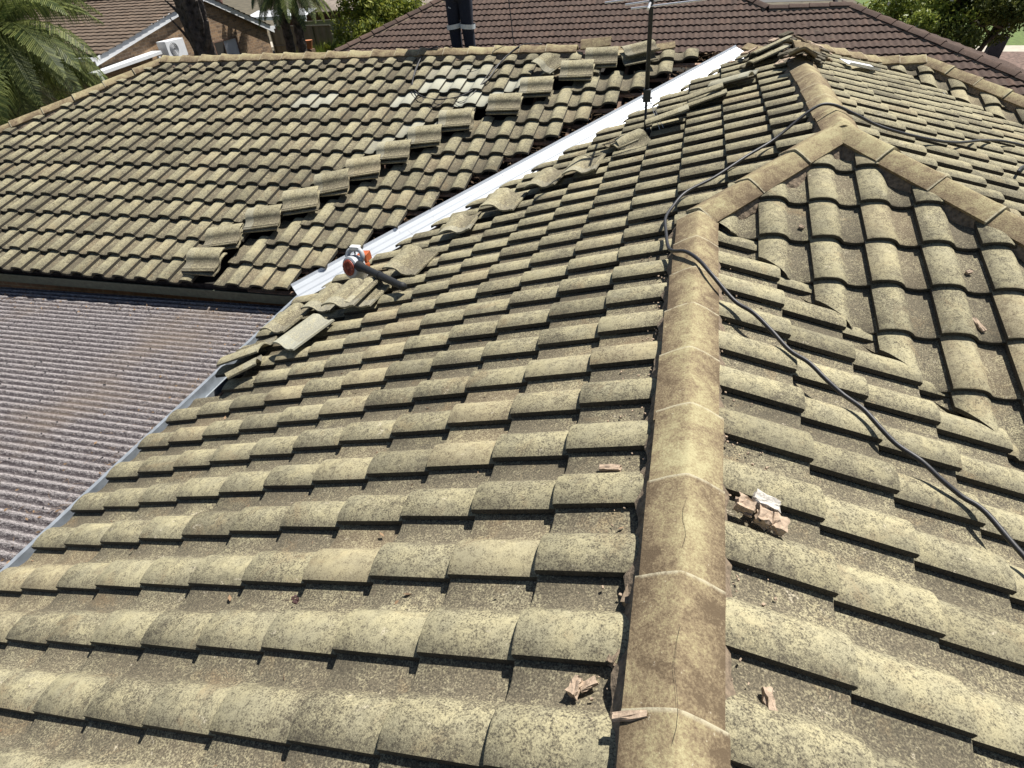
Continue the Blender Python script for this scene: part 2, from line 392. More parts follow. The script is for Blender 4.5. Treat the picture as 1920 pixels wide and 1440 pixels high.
# walls below the eaves
wl = MB()
M_BRICK = None
def brick_material(name, c1, c2, mortar, sc_=1.0):
    m, nt, b = newmat(name); v = objvec(nt)
    mp = N(nt, 'ShaderNodeMapping'); mp.inputs['Rotation'].default_value = (R(90), 0, 0); nt.links.new(v, mp.inputs[0])
    geo = N(nt, 'ShaderNodeNewGeometry')
    sx = N(nt, 'ShaderNodeSeparateXYZ'); nt.links.new(v, sx.inputs[0]); sn = N(nt, 'ShaderNodeSeparateXYZ'); nt.links.new(geo.outputs['Normal'], sn.inputs[0])
    ax = mth(nt, 'GREATER_THAN', mth(nt, 'ABSOLUTE', sn.outputs[0]), .7)
    uu = mth(nt, 'ADD', mth(nt, 'MULTIPLY', sx.outputs[1], ax), mth(nt, 'MULTIPLY', sx.outputs[0], mth(nt, 'SUBTRACT', 1.0, ax)))
    cx = N(nt, 'ShaderNodeCombineXYZ'); nt.links.new(uu, cx.inputs[0]); nt.links.new(sx.outputs[2], cx.inputs[1])
    br = N(nt, 'ShaderNodeTexBrick'); nt.links.new(cx.outputs[0], br.inputs['Vector'])
    br.inputs['Scale'].default_value = sc_; br.inputs['Brick Width'].default_value = .24; br.inputs['Row Height'].default_value = .086
    br.inputs['Mortar Size'].default_value = .006; br.inputs['Color1'].default_value = c1 + (1,); br.inputs['Color2'].default_value = c2 + (1,); br.inputs['Mortar'].default_value = mortar + (1,)
    n1 = noise(nt, v, 12, 5, .7)
    nt.links.new(mix(nt, .7, br.outputs['Color'], ramp(nt, n1, [(.3, (.45, .42, .4)), (.7, (1.3, 1.25, 1.2))]), 'MULTIPLY'), b.inputs['Base Color'])
    b.inputs['Roughness'].default_value = .9
    bump(nt, b, br.outputs['Fac'], -.4, .01)
    return m
M_BRICK = brick_material('brown_brick', (.26, .15, .085), (.17, .10, .065), (.25, .21, .16))
for a, b_ in (((XE + .45, -3), (XE + .45, YE + .45)), ((-12.0, YE + .45), (XE + .45, YE + .45)), ((-12.0, YE + .45), (-12, 12.2)), ((-12, 12.2), (5.2, 11.2)), ((5.2, 11.2), (5.2, -3)), ((5.2, -3), (XE + .45, -3))):
    wl.add([(a[0], a[1], -4.2), (b_[0], b_[1], -4.2), (b_[0], b_[1], ZE - .12), (a[0], a[1], ZE - .12)], [(0, 1, 2, 3)])
wl.build('wall', M_BRICK, house)

# ---------------------------------------------------------------- ridge and hip caps
def ridge_line(p_low, p_high, L=.37, name='ridge_tile', overlap=.05, width=.128, drop=.064, collar=1.05, skip=(), bed=True, crest=.118, mat=None, parent=house, wob=1.0, sag=0.0, liftn=.010):
    p0 = Vector(p_low); p1 = Vector(p_high); d = (p1 - p0); n = max(1, round(d.length / L)); L = d.length / n; d.normalize()
    lat = d.cross(Vector((0, 0, 1))).normalized(); up = lat.cross(d).normalized()
    sec = [(-1, -1), (-.86, -.84), (-.5, -.40), (-.22, -.145), (-.045, -.008), (.045, -.008), (.22, -.145), (.5, -.40), (.86, -.84), (1, -1)]
    for i in range(n):
        if i in skip: continue
        mb = MB(); r = random.random()
        jl = random.uniform(-.006, .006) * wob; ja = random.uniform(-.012, .012) * wob; jz = random.uniform(-.004, .004) * wob
        rings = [(-.0, collar, liftn), (.014, collar, liftn), (.045, collar, liftn * .9), (.06, 1.0, liftn * .5), (.5 * L, .985, .0 - sag), (L + overlap, .96, -liftn)]
        V = []; F = []
        ns = len(sec)
        for (t, s, h) in rings:
            c = p0 + d * (i * L + t) + up * (crest + h + jz) + lat * (jl + ja * (t - L / 2))
            for (a, b) in sec: V.append(c + lat * (a * width * s) + up * (b * drop * s))
        nr = len(rings)
        for j in range(nr - 1):
            for k in range(ns - 1): F.append((j * ns + k, j * ns + k + 1, (j + 1) * ns + k + 1, (j + 1) * ns + k))
        b0 = len(V)
        for (t, s, h) in rings:
            c = p0 + d * (i * L + t) + up * (crest + h + jz - .018) + lat * (jl + ja * (t - L / 2))
            for (a, b) in sec: V.append(c + lat * (a * width * s * .93) + up * (b * drop * s))
        for j in range(nr - 1):
            for k in range(ns - 1): F.append((b0 + j * ns + k, b0 + (j + 1) * ns + k, b0 + (j + 1) * ns + k + 1, b0 + j * ns + k + 1))
            F.append((j * ns, (j + 1) * ns, b0 + (j + 1) * ns, b0 + j * ns)); e = ns - 1
            F.append((j * ns + e, b0 + j * ns + e, b0 + (j + 1) * ns + e, (j + 1) * ns + e))
        for k in range(ns - 1):
            F.append((k, b0 + k, b0 + k + 1, k + 1)); q = (nr - 1) * ns
            F.append((q + k, q + k + 1, b0 + q + k + 1, b0 + q + k))
        mb.add(V, F); mb.t = [(r, 1 - abs(sec[k][0]) ** 2 * .9, (1.0 if j == 0 else 0) if mat is None else 0, 0) for q_ in (0, 1) for j in range(nr) for k in range(ns)]
        o = mb.build(name, mat or M_RIDGE, parent, smooth=True, tint=True)
        try: o.data.set_sharp_from_angle(angle=R(32))
        except Exception: pass
    if bed:
        m = MB(); N_ = max(4, int((p1 - p0).length / .035)); V = []; F = []
        ph = [random.uniform(0, 6.28) for _ in range(4)]
        for i in range(N_ + 1):
            t = i / N_ * (p1 - p0).length
            c = p0 + d * t
            j = lambda q: .009 * math.sin(t * 17 + ph[q]) + .006 * math.sin(t * 41 + ph[3 - q]) + random.uniform(-.003, .003)
            V += [c + lat * (-width - .022 + j(0)) + up * (-.02), c + lat * (-width * .86 + j(1) * .2) + up * (crest - drop * .80 - .03),
                  c + up * (crest - .05), c + lat * (width * .86 + j(2) * .2) + up * (crest - drop * .80 - .03), c + lat * (width + .022 + j(3)) + up * (-.02)]
        for i in range(N_):
            for k in range(4): F.append((i * 5 + k, (i + 1) * 5 + k, (i + 1) * 5 + k + 1, i * 5 + k + 1))
        m.add(V, F); m.build('mortar_bed', M_MORTAR, parent)
ridge_line((-.03, YV - .05, 0), (-.038, -2.6, 0), collar=1.008, L=.40, width=.128, liftn=.005)
ridge_line((0, YV, 0), (XR, YV + XR, H1), collar=1.02, liftn=.007)
ridge_line((XR + 3.4, YV + XR - 3.4, H1 - T * 3.4), (XR, YV + XR, H1), collar=1.02, liftn=.007)
ridge_line((XR, 7.1, H1), (XR, YV + XR, H1), collar=1.015, L=.40, liftn=.004)
ridge_line((XR + 1.2, Y1 + 1.2, H1 - T * 1.2), (XR, Y1, H1), collar=1.06, sag=.006)
ridge_line((XF, YF, ZF), (2.08, YF, ZF), collar=1.03)
ridge_line((XF + 3.3, YF - 3.3, ZF - T * 3.3), (XF, YF, ZF), collar=1.04)
ridge_line((XL, YR, ZR), (-1.75, YR, ZR), collar=1.10, L=.37, sag=.008)
ridge_line((XL - 3.7, YR - 3.7, ZR - T * 3.7), (XL, YR, ZR), collar=1.05, L=.47)

# ---------------------------------------------------------------- valley, battens, rafters, gutters
V0 = Vector((-3.83, BO - 3.83 - .01, -1.325)); V1 = Vector((.50, BO + .42, .145)); vd = (V1 - V0).normalized()
lat = vd.cross(Vector((0, 0, 1))).normalized(); vup = lat.cross(vd).normalized()
vm = MB(); prf = [(-.215, .085), (-.205, .092), (-.19, .066), (-.135, .047), (-.125, .053), (-.112, .040), (-.055, .020), (-.045, .027), (-.035, .014), (0, -.002), (.035, .014), (.045, .027), (.055, .020), (.112, .040), (.125, .053), (.135, .047), (.19, .066), (.205, .092), (.215, .085)]
L_ = (V1 - V0).length; V = []
for t in (-.03, L_ * .5, L_):
    for a, h in prf: V.append(V0 + vd * t + lat * a + vup * (h + .02))
npf = len(prf)
vm.add(V, [(j * npf + k, j * npf + k + 1, (j + 1) * npf + k + 1, (j + 1) * npf + k) for j in range(2) for k in range(npf - 1)])
vm.build('valley_flashing', M_ZINC, house)
for m in range(0, 14):          # battens bared in the strip beside the valley
    y = yB + GB * CB * m + .02; z = TB * (y - BO) - .03
    x1 = (y - BO) - .16; x0 = xB + W * last[m] - .55
    b = MB().box(((x0 + x1) / 2, y + .02, z - .004), (x1 - x0, .042, .030), Matrix.Rotation(TH, 3, 'X'), jit=.002)
    b.build('batten', M_TIMBER if m % 3 else M_TIMBERD, house)
for k in range(9):
    x = -3.75 + .55 * k
    y1 = YR - .05; y0 = x + BO - .1 + .16
    if x > -8 and y1 - y0 > .3:
        b = MB(); b.add([(x - .02, y0 - .9, TB * (y0 - .9 - BO) - .17), (x + .02, y0 - .9, TB * (y0 - .9 - BO) - .17), (x + .02, y0 - .9, TB * (y0 - .9 - BO) - .055), (x - .02, y0 - .9, TB * (y0 - .9 - BO) - .055),
               (x - .02, y1, TB * (y1 - BO) - .17), (x + .02, y1, TB * (y1 - BO) - .17), (x + .02, y1, TB * (y1 - BO) - .055), (x - .02, y1, TB * (y1 - BO) - .055)],
              [(0, 1, 2, 3), (4, 7, 6, 5), (0, 4, 5, 1), (1, 5, 6, 2), (2, 6, 7, 3), (3, 7, 4, 0)])
        b.build('rafter', M_TIMBERD, house)
def gutter(p0, p1, out, mat, name='gutter', lipw=.018):
    p0 = Vector(p0); p1 = Vector(p1); out = Vector(out); z = Vector((0, 0, 1))
    pr = [(-.02, .0), (-.02, -.09), (.105, -.09), (.105, .012), (.105 + lipw, .012), (.105 + lipw, -.012), (.112, -.014), (.112, -.097), (-.03, -.097)]
    n = len(pr); V = [p + out * a + z * h for p in (p0, p1) for a, h in pr]
    m = MB(); m.add(V, [(k, k + 1, n + k + 1, n + k) for k in range(n - 1)] + [tuple(range(n)), tuple(range(n, 2 * n))[::-1]])
    return m.build(name, mat, house)
gutter((-3.77, -3, -1.305), (-3.77, 4.66, -1.305), (-1, 0, 0), M_GUTL, lipw=.03)
gutter((-12.6, 4.77, -1.355), (-3.86, 4.77, -1.355), (0, -1, 0), M_GUT)
MB().box((-3.72, (YE - 3) / 2, ZE - .14), (.022, YE + 3, .16)).build('fascia', M_TIMBERD, house)
MB().box(((-12.6 + XE) / 2, 4.80, ZE - .14), (12.6 + XE - .1, .022, .16)).build('fascia', M_TIMBERD, house)

#--PART2--
# ================================================================ loose things on the roof
def pA(x, y, h=0): return Vector((x - SN * h, y, T * x + CS * h))
def pB(x, y, h=0): return Vector((x, y - SB * h, TB * (y - BO) + CB * h))
def pE(x, y, h=0): return Vector((x + SN * h, y, -T * x + CS * h))
def pC(x, y, h=0): return Vector((x, y - SN * h, T * (y - YV) + CS * h))
def pD(x, y, h=0): return Vector((x + SN * h, y, H1 - T * (x - XR) + CS * h))
NRM = {'A': Vector((-SN, 0, CS)), 'B': Vector((0, -SB, CB)), 'E': Vector((SN, 0, CS)), 'C': Vector((0, -SN, CS)), 'D': Vector((SN, 0, CS))}
PF = {'A': pA, 'B': pB, 'E': pE, 'C': pC, 'D': pD}

def loose_tile_mesh(name, broken=0, pale=0.0):
    """one whole tile lying free: centre of the tile at the origin, long axis = x, roll on +y, pan on -y"""
    us = np.array([0, .004, .018, .036, .056, .080, .104, .124, .142, .156, .165, .172, .19, .215, .24, .27, .296, .300, .306, .312, .318, .324, .330])
    def pf(u):
        h = prof(np.minimum(u, .299))
        h = np.where(u > .3, .000, h); h = np.where((u > .309) & (u < .321), .007, h); return np.where(u > .322, .004, h)
    V, F, tt, ED_ = tile_template(us, [0, .007, .12, .25, .315, .325, .405, .42], pf, True, .015, .42, 0.0)
    V = V.copy(); V[:, 2] -= 0
    P = np.column_stack([.21 - V[:, 1], .165 - V[:, 0], V[:, 2]])        # nose at +x, roll on +y
    me = bpy.data.meshes.new(name)
    me.from_pydata(P.tolist(), [], [f for f in F])
    at = me.color_attributes.new('tint', 'FLOAT_COLOR', 'POINT')
    rr = rng.random(); rnd_pale = rng.uniform(.05, .32)
    c = np.column_stack([np.full(len(P), rr), tt[:, 0], np.clip(pale + rnd_pale * (V[:, 1] > .32), 0, 1), np.zeros(len(P))]); at.data.foreach_set('color', c.astype(np.float32).ravel())
    bm = bmesh.new(); bm.from_mesh(me)
    if broken:
        rnd = random.Random(broken)
        for k in range(2):
            a = rnd.uniform(-.7, .7) + (0 if k else .3); n_ = Vector((math.cos(a), math.sin(a), 0))
            bmesh.ops.bisect_plane(bm, geom=bm.verts[:] + bm.edges[:] + bm.faces[:], dist=1e-6, plane_co=n_ * rnd.uniform(.03, .12), plane_no=n_, clear_outer=True)
            bmesh.ops.holes_fill(bm, edges=[e for e in bm.edges if e.is_boundary], sides=0)
    bmesh.ops.recalc_face_normals(bm, faces=bm.faces[:])
    bm.to_mesh(me); bm.free()
    me.polygons.foreach_set('use_smooth', [True] * len(me.polygons)); me.materials.append(M_TILE)
    me.set_sharp_from_angle(angle=R(35))
    return me
def put_tile(plane, x, y, yaw, h=.07, tilt=0, roll=0, label='', group='loose roof tiles lifted and stacked along the stripped valley', broken=0, pale=0.0, flip=False):
    n = NRM[plane]; c = PF[plane](x, y, h)
    d = Vector((math.cos(R(yaw)), math.sin(R(yaw)), 0)); d = (d - n * d.dot(n)).normalized(); l = n.cross(d)
    M = Matrix((d, l, n)).transposed()
    M = M @ Matrix.Rotation(R(tilt), 3, 'Y') @ Matrix.Rotation(R(roll), 3, 'X')
    if flip: M = M @ Matrix.Rotation(math.pi, 3, 'Z')
    o = bpy.data.objects.new('roof_tile', loose_tile_mesh('roof_tile', broken, pale)); col.objects.link(o)
    o.matrix_world = Matrix.Translation(c) @ M.to_4x4()
    return tag(o, label, 'roof tile', group)
ordn = ['lowest', 'second', 'third', 'fourth', 'fifth', 'sixth', 'seventh', 'eighth', 'ninth', 'tenth', 'eleventh', 'twelfth', 'thirteenth']
BL = [(-5.16, 4.84, 1), (-5.09, 5.20, 13), (-4.76, 5.51, 15), (-4.43, 5.82, 14), (-4.12, 6.12, 15), (-3.81, 6.40, 14), (-3.56, 6.70, 9), (-3.26, 7.00, 12), (-2.93, 7.32, 9), (-2.42, 7.64, 3), (-2.05, 7.99, 5), (-1.61, 8.33, 3), (-1.34, 8.60, 3)]
for i, (x, y, a) in enumerate(BL):
    x += random.uniform(-.03, .03); y += .01
    put_tile('B', x, y + .05, a + random.uniform(-4, 4), random.choice([.138, .140, .144]), tilt=random.uniform(-2, 2), roll=random.uniform(-6, 1), label='upper tile of the %s turned pair, counting up the back slope from its gutter' % ordn[i])
    put_tile('B', x + random.uniform(-.02, .03), y + .03, a + random.uniform(-5, 5), .104, tilt=0, roll=-2, label='under tile of the %s turned pair, counting up the back slope from its gutter' % ordn[i])
put_tile('B', -.84, 8.76, 24, .17, roll=-14, label='tilted roof tile behind the antenna mast, just under the back ridge')
put_tile('B', -.85, 8.68, 20, .11, roll=-8, label='roof tile under the tilted one behind the antenna mast')
put_tile('B', -1.98, 8.62, 60, .12, roll=6, broken=5, label='broken piece of roof tile lying askew below the back ridge')
AL = [(-2.10, 4.98, 92, 0, 'wide roof tile beside the valley, third up from the leaf blower'), (-1.74, 5.30, 83, 0, 'roof tile tipped on edge beside the valley, fourth up from the leaf blower'),
      (-1.37, 5.58, 77, 0, 'roof tile beside the valley, fifth up from the leaf blower'), (-1.02, 5.62, 84, 0, 'scarred roof tile beside the valley, just downhill of the antenna foot'),
      (-.30, 6.31, 4, 0, 'long roof tile beside the antenna foot, lowest of the lengthwise ones'), (.01, 6.75, 1, 0, 'roof tile lying lengthwise above the antenna foot, with a pale stripe'),
      (.30, 7.05, -20, .35, 'greenish roof tile lying lengthwise halfway between antenna foot and valley top'), (.66, 7.75, 25, 0, 'roof tile tilted over the topmost end of the white valley'),
      (-2.36, 4.33, 80, 0, 'roof tile tipped on edge just uphill of the blower nozzle'), (-2.68, 3.80, 84, 0, 'top tile of the pile under the blower tube'),
      (-3.04, 3.98, 81, 0, 'roof tile leaning against the body of the leaf blower'), (-3.36, 3.76, 75, 0, 'speckled roof tile lying over the gutter edge below the blower'),
      (-2.93, 3.36, 64, .5, 'pale smooth roof tile, the one clean tile in the pile')]
for i, (x, y, a, pl, lb) in enumerate(AL):
    tip = {1: 14, 8: 16, 9: 4, 10: 6, 7: 8}.get(i, 0)
    # long axis along the given direction; nose towards the camera
    put_tile('A', x, y, a + (180 if i in (4, 5, 6, 7) else 0), (.125 if i != 9 else .175) + (.03 if i in (4, 5, 7) else 0), tilt=0, roll=tip, label=lb, pale=pl)
put_tile('A', -2.58, 3.86, 82, .12, roll=6, label='bottom tile of the pile under the blower tube')
put_tile('A', .03, 6.66, 183, .10, roll=2, label='roof tile half hidden under the pale-striped one above the antenna foot')
put_tile('A', .62, 7.64, 204, .11, roll=2, label='roof tile underneath the tilted one at the valley top')
put_tile('A', -3.50, 3.30, 190, .11, roll=2, label='displaced roof tile at the gutter, upper of the two out of line')
put_tile('A', -3.36, 2.95, 214, .11, roll=4, broken=9, label='cracked roof tile at the gutter, lower of the two out of line')
put_tile('A', -.80, 6.08, 200, .10, roll=-10, broken=12, label='broken tile piece on the downhill side of the antenna foot')
put_tile('A', -.55, 6.02, 20, .09, roll=14, broken=21, label='broken tile piece on the camera side of the antenna foot')

# ---- torn-up ridge: lifted caps and rubble at the top
def loose_cap(c, yaw, tilt, roll, label, L=.40, mat=None):
    V = []; F = []; sec = [(-.125, -.06), (-.06, -.022), (-.01, 0), (.01, 0), (.06, -.022), (.125, -.06)]
    for x in (-L / 2, -L / 2 + .04, L / 2):
        s_ = 1.06 if x < 0 else .97
        for a, b in sec: V.append((x, a * s_, b * s_))
        for a, b in sec: V.append((x, a * s_ * .92, b * s_ - .018))
    n = 6
    for j in range(2):
        for k in range(n - 1):
            a = j * 12 + k; F.append((a, a + 1, a + 13, a + 12)); b = a + 6; F.append((b, b + 12, b + 13, b + 1))
        for k in (0, 5): F.append((j * 12 + k, j * 12 + 12 + k, j * 12 + 18 + k, j * 12 + 6 + k))
    for j in (0, 2):
        for k in range(n - 1): a = j * 12 + k; F.append((a, a + 6, a + 7, a + 1))
    m = MB(); m.add(V, F)
    o = m.build('ridge_tile', mat or M_RIDGE, None, tint=True)
    o.matrix_world = Matrix.Translation(c) @ Matrix.Rotation(R(yaw), 4, 'Z') @ Matrix.Rotation(R(tilt), 4, 'Y') @ Matrix.Rotation(R(roll), 4, 'X')
    return tag(o, label, 'ridge tile', 'loose ridge tiles along the opened ridge')
loose_cap(Vector((-1.45, 8.98, ZR + .18)), 3, -4, 12, 'ridge tile raised on top of the back ridge, left of the antenna')
loose_cap(Vector((-.62, 9.02, ZR + .09)), 5, -6, -4, 'brown ridge tile on the back ridge, behind the antenna mast')
loose_cap(Vector((-1.02, 9.05, ZR + .06)), -8, 3, -10, 'ridge tile sunk between two others on the back ridge')
loose_cap(Vector((XR, 7.0, H1 + .20)), 82, 13, 4, 'ridge tile lifted at the broken end of the upper ridge')
loose_cap(Vector((XR + .10, 7.72, H1 + .14)), 40, 14, 20, 'dark ridge tile standing in the rubble at the top of the roof')
loose_cap(Vector((.62, 8.35, H1 + .02)), -30, 8, -12, 'ridge tile fallen over at the top end of the valley')
def chunk(name, loc, size, yaw, mat, label, cat, group, plane=None, seed=0, parts=1):
    rnd = random.Random(seed); m = bmesh.new()
    bmesh.ops.create_cube(m, size=1)
    bmesh.ops.subdivide_edges(m, edges=m.edges[:], cuts=3, use_grid_fill=True)
    for v in m.verts:
        p = v.co; e = .10
        v.co = Vector((p.x * size[0] + rnd.gauss(0, size[2] * e), p.y * size[1] + rnd.gauss(0, size[2] * e), p.z * size[2] + rnd.gauss(0, size[2] * e)))
    me = bpy.data.meshes.new(name); m.to_mesh(me); m.free(); me.materials.append(mat)
    o = bpy.data.objects.new(name, me); col.objects.link(o)
    n = NRM[plane] if plane else Vector((0, 0, 1))
    d = Vector((math.cos(R(yaw)), math.sin(R(yaw)), 0)); d = (d - n * d.dot(n)).normalized()
    o.matrix_world = Matrix.Translation(loc) @ Matrix((d, n.cross(d), n)).transposed().to_4x4()
    return tag(o, label, cat, group)
rub = []
for i in range(64):
    x = XR + random.gauss(0, .22); y = random.uniform(7.0, 8.5); z = H1 - T * abs(x - XR) + .09
    s_ = random.uniform(.04, .15)
    rub.append(('left' if x < XR else 'right', x, y, z, s_))
words = ['pointed', 'flat', 'thick', 'narrow', 'pale', 'square', 'chipped', 'wedge-shaped', 'long', 'small', 'crumbly', 'slanting', 'broad', 'stubby', 'sharp-cornered', 'lumpy', 'thin', 'grey', 'pinkish', 'ragged', 'half-buried', 'upright', 'split', 'rounded', 'loose', 'leaning']
for i, (sd_, x, y, z, s_) in enumerate(rub):
    chunk('tile_fragment', (x, y, z + random.uniform(0, .05)), (s_ * 1.2, s_ * .8, s_ * .18), random.uniform(0, 180), random.choice([M_MORTARP, M_TILE, M_TILE, M_MORTAR, M_RIDGE]),
          'broken tile or mortar lump in the rubble where the upper ridge was opened', 'fragment', 'rubble on the opened ridge', 'A' if x < XR else 'D', i)
FR = [('A', -.155, .945, (.125, .026, .022), 78, M_MORTAR, 'dark mortar stick beside the near ridge, upper of two standing in line'),
      ('A', -.16, .77, (.165, .028, .024), 66, M_MORTAR, 'longer dark mortar stick beside the near ridge, lower of two standing in line'),
      ('A', -.10, .52, (.085, .016, .014), 8, M_MORTARP, 'pale mortar stick lying across the edge of the near ridge'),
      ('A', -.275, .625, (.05, .024, .024), 70, M_MORTARP, 'stubby mortar piece in a tile pan near the bottom of the photo'),
      ('A', -.245, .638, (.05, .022, .012), 30, M_MORTARP, 'flat pale chip touching the stubby mortar piece'),
      ('A', -.29, 1.49, (.085, .026, .02), -8, M_MORTARP, 'pink mortar strip lying in a tile pan left of the near ridge'),
      ('A', -.28, 2.62, (.11, .025, .015), 8, M_MORTAR, 'rusty flat strip in a tile pan beside the near ridge, farther up'),
      ('A', -.72, 1.02, (.03, .014, .01), 40, M_MORTARP, 'tiny pale chip in the pan left of the dark mortar sticks'),
      ('E', .20, .69, (.022, .06, .02), 10, M_MORTARP, 'pale mortar stick in a pan on the right of the near ridge'),
      ('E', .42, 1.86, (.09, .022, .016), -35, M_MORTAR, 'dark bark-like strip in a pan under the black cable'),
      ('C', 1.44, 3.05, (.022, .09, .02), 24, M_MORTARP, 'white and dark stick lying in a pan of the hipped slope'),
      ('C', 1.46, 3.42, (.03, .02, .015), 30, M_MORTARP, 'small white chip near the right hip'),
      ('C', .60, 3.72, (.03, .018, .014), -30, M_MORTARP, 'small chip in the first full pan of the hipped slope')]
for i, (p, x, y, sz, yw, mt, lb) in enumerate(FR):
    h = .028 if i not in (2,) else .11
    chunk('mortar_fragment', PF[p](x, y, h + sz[2] / 2), sz, yw, mt, lb, 'mortar piece', 'mortar fragments scattered on the tiles', p, 50 + i)
BR = [((.145, 1.315), (.055, .055, .035), 'pink mortar block touching the near ridge, leftmost of the cluster'), ((.205, 1.295), (.045, .06, .035), 'pink mortar block in the middle of the cluster by the near ridge'),
      ((.255, 1.285), (.05, .065, .035), 'pink mortar block at the right end of the cluster by the near ridge'), ((.215, 1.36), (.085, .05, .04), 'grey-white mortar block on the upper side of the pink cluster')]
for i, ((x, y), sz, lb) in enumerate(BR):
    chunk('mortar_block', pE(x, y, .075), sz, -12, M_MORTARP if i < 3 else simple('grey_mortar', (.5, .47, .42), .95, var=.3, scale=90, bmp=.9, bd=.005), lb, 'mortar block', 'mortar blocks beside the near ridge', 'E', 80 + i)

cm = MB()
for i in range(700):
    q_ = random.random()
    if q_ < .5: x, y = -.13 - abs(random.gauss(0, .10)), random.uniform(.3, 3.4); p = pA(x, y, 0); n_ = (y - yA) / W % 1
    elif q_ < .8: x, y = .10 + abs(random.gauss(0, .15)), random.uniform(.3, 3.4); p = pE(x, y, 0); n_ = (y - yE) / W % 1
    else: x, y = XR + random.uniform(-.7, .7), random.uniform(6.5, 8.3); p = (pA if x < XR else pD)(x, y, 0); n_ = .8
    if n_ < .62: continue
    s_ = random.uniform(.002, .007); p = p + Vector((0, 0, .028))
    cm.box(p, (s_ * 1.5, s_, s_), Matrix.Rotation(random.uniform(0, 3), 3, 'Z'), jit=s_ * .3)
tag(cm.build('mortar_crumbs', M_MORTARP), kind='stuff', label='crumbs of old mortar lying in the pans beside the ridges')
# white metal offcut on the far right slope
m = MB()
P_ = [pD(1.44, 7.80, .105), pD(1.86, 8.22, .105), pD(1.77, 8.33, .115), pD(1.35, 7.91, .115)]
u = NRM['D'] * .004
m.add(P_ + [p + u for p in P_], [(3, 2, 1, 0), (4, 5, 6, 7), (0, 1, 5, 4), (1, 2, 6, 5), (2, 3, 7, 6), (3, 0, 4, 7)])
m.add([P_[0] + u, P_[1] + u, P_[1] + u * 6 + Vector((.01, 0, 0)), P_[0] + u * 6 + Vector((.01, 0, 0))], [(0, 1, 2, 3)])
tag(m.build('metal_offcut', M_WHITE), 'shiny white offcut of sheet metal lying on the far right slope', 'metal offcut')

for cx_, y0_, y1_ in ((-.034, 1.02, 1.22), (-.037, .46, .76)):
    P_ = []
    for k in range(9):
        t = k / 8; P_.append(Vector((cx_ + .006 * math.sin(t * 7) + random.uniform(-.002, .002), y0_ + (y1_ - y0_) * t, .1215 + .0)))
    m = MB(); m.tube(P_, .0004, 4); m.build('crack', M_DARK, house)
# ---- cables
EP = [(.134, 2.672), (.22, 2.594), (.303, 2.501), (.387, 2.387), (.462, 2.319), (.533, 2.24), (.603, 2.178), (.668, 2.104), (.728, 2.021), (.787, 1.954), (.858, 1.887), (.925, 1.822), (.994, 1.772), (1.056, 1.712), (1.165, 1.512), (1.45, 1.15)][::-1]
cab = [pE(x, y, .104 + .006 * (i % 3)) for i, (x, y) in enumerate(EP)] + [Vector((.05, 2.80, .125)), Vector((-.02, 2.93, .142)), Vector((-.09, 3.06, .125)), pA(-.14, 3.22, .115)]
cab += [pA(x, y, .107 + .008 * (i % 2)) for i, (x, y) in enumerate([(-.178, 3.528), (-.189, 3.732), (-.157, 3.922), (-.074, 4.114), (.107, 4.273), (.317, 4.492), (.507, 4.712)])]
cab += [Vector((.70, 4.88, H1 + .13)), Vector((.83, 4.93, H1 + .16))] + [pD(x, y, .125 if i == 0 else .106) for i, (x, y) in enumerate([(.98, 4.96), (1.135, 4.97), (1.286, 4.985), (1.542, 5.128), (1.844, 5.397), (2.281, 6.007), (2.597, 6.37), (2.86, 6.50), (2.96, 6.25), (2.68, 5.88), (2.38, 5.42), (2.24, 5.15)])]
m = MB(); m.tube(smooth_path(cab, 6), .0105, 10)
tag(m.build('power_cable', M_BLACK, smooth=True), 'thick black cable running over the ridges from lower right to the far slope', 'cable')
c1 = [pB(-3.70, 9.02, .13), pB(-3.80, 9.02, .12), pB(-3.916, 8.948, .08), pB(-3.92, 8.70, .075), pB(-3.899, 8.489, .075), pB(-3.815, 8.176, .075), pB(-3.625, 7.958, .08), pB(-3.374, 7.884, .075), pB(-3.089, 7.927, .08), pB(-2.916, 8.098, .075), pB(-2.784, 8.296, .08), pB(-2.722, 8.638, .075), pB(-2.631, 8.86, .09), Vector((-2.45, 9.0, ZR + .13)), Vector((-2.2, 9.05, ZR + .12))]
m = MB(); m.tube(smooth_path(c1, 5), .009, 8); tag(m.build('extension_lead', M_BLACK, smooth=True), 'big loop of black lead hanging over the back ridge onto the slope', 'lead')
c2 = [pB(-3.90, 8.70, .09), pB(-3.86, 8.30, .08), pB(-3.79, 8.05, .07), pB(-3.69, 7.93, .06), pB(-3.60, 7.95, .075), pB(-3.52, 7.80, .07), pB(-3.40, 7.74, .06), pB(-3.30, 7.78, .07), pB(-3.23, 7.86, .075), pB(-3.15, 7.893, .07), pB(-3.04, 7.812, .07), pB(-2.96, 7.86, .07), pB(-2.86, 8.15, .08), pB(-2.80, 8.45, .08), pB(-2.66, 8.80, .085)]
m = MB(); m.tube(smooth_path(c2, 5), .005, 6); tag(m.build('thin_lead', M_BLACK, smooth=True), 'thin black lead wiggling inside and under the big loop', 'lead')
c3 = [Vector((-2.66, 9.16, 1.5)), Vector((-2.67, 9.14, 1.0)), Vector((-2.64, 9.12, .60)), Vector((-2.60, 9.08, ZR + .12)), Vector((-2.5, 9.2, ZR + .02))]
m = MB(); m.tube(smooth_path(c3, 5), .007, 6); tag(m.build('hanging_rope', M_BLACK, smooth=True), 'taut thin black rope rising from the back ridge, right of the worker', 'rope')
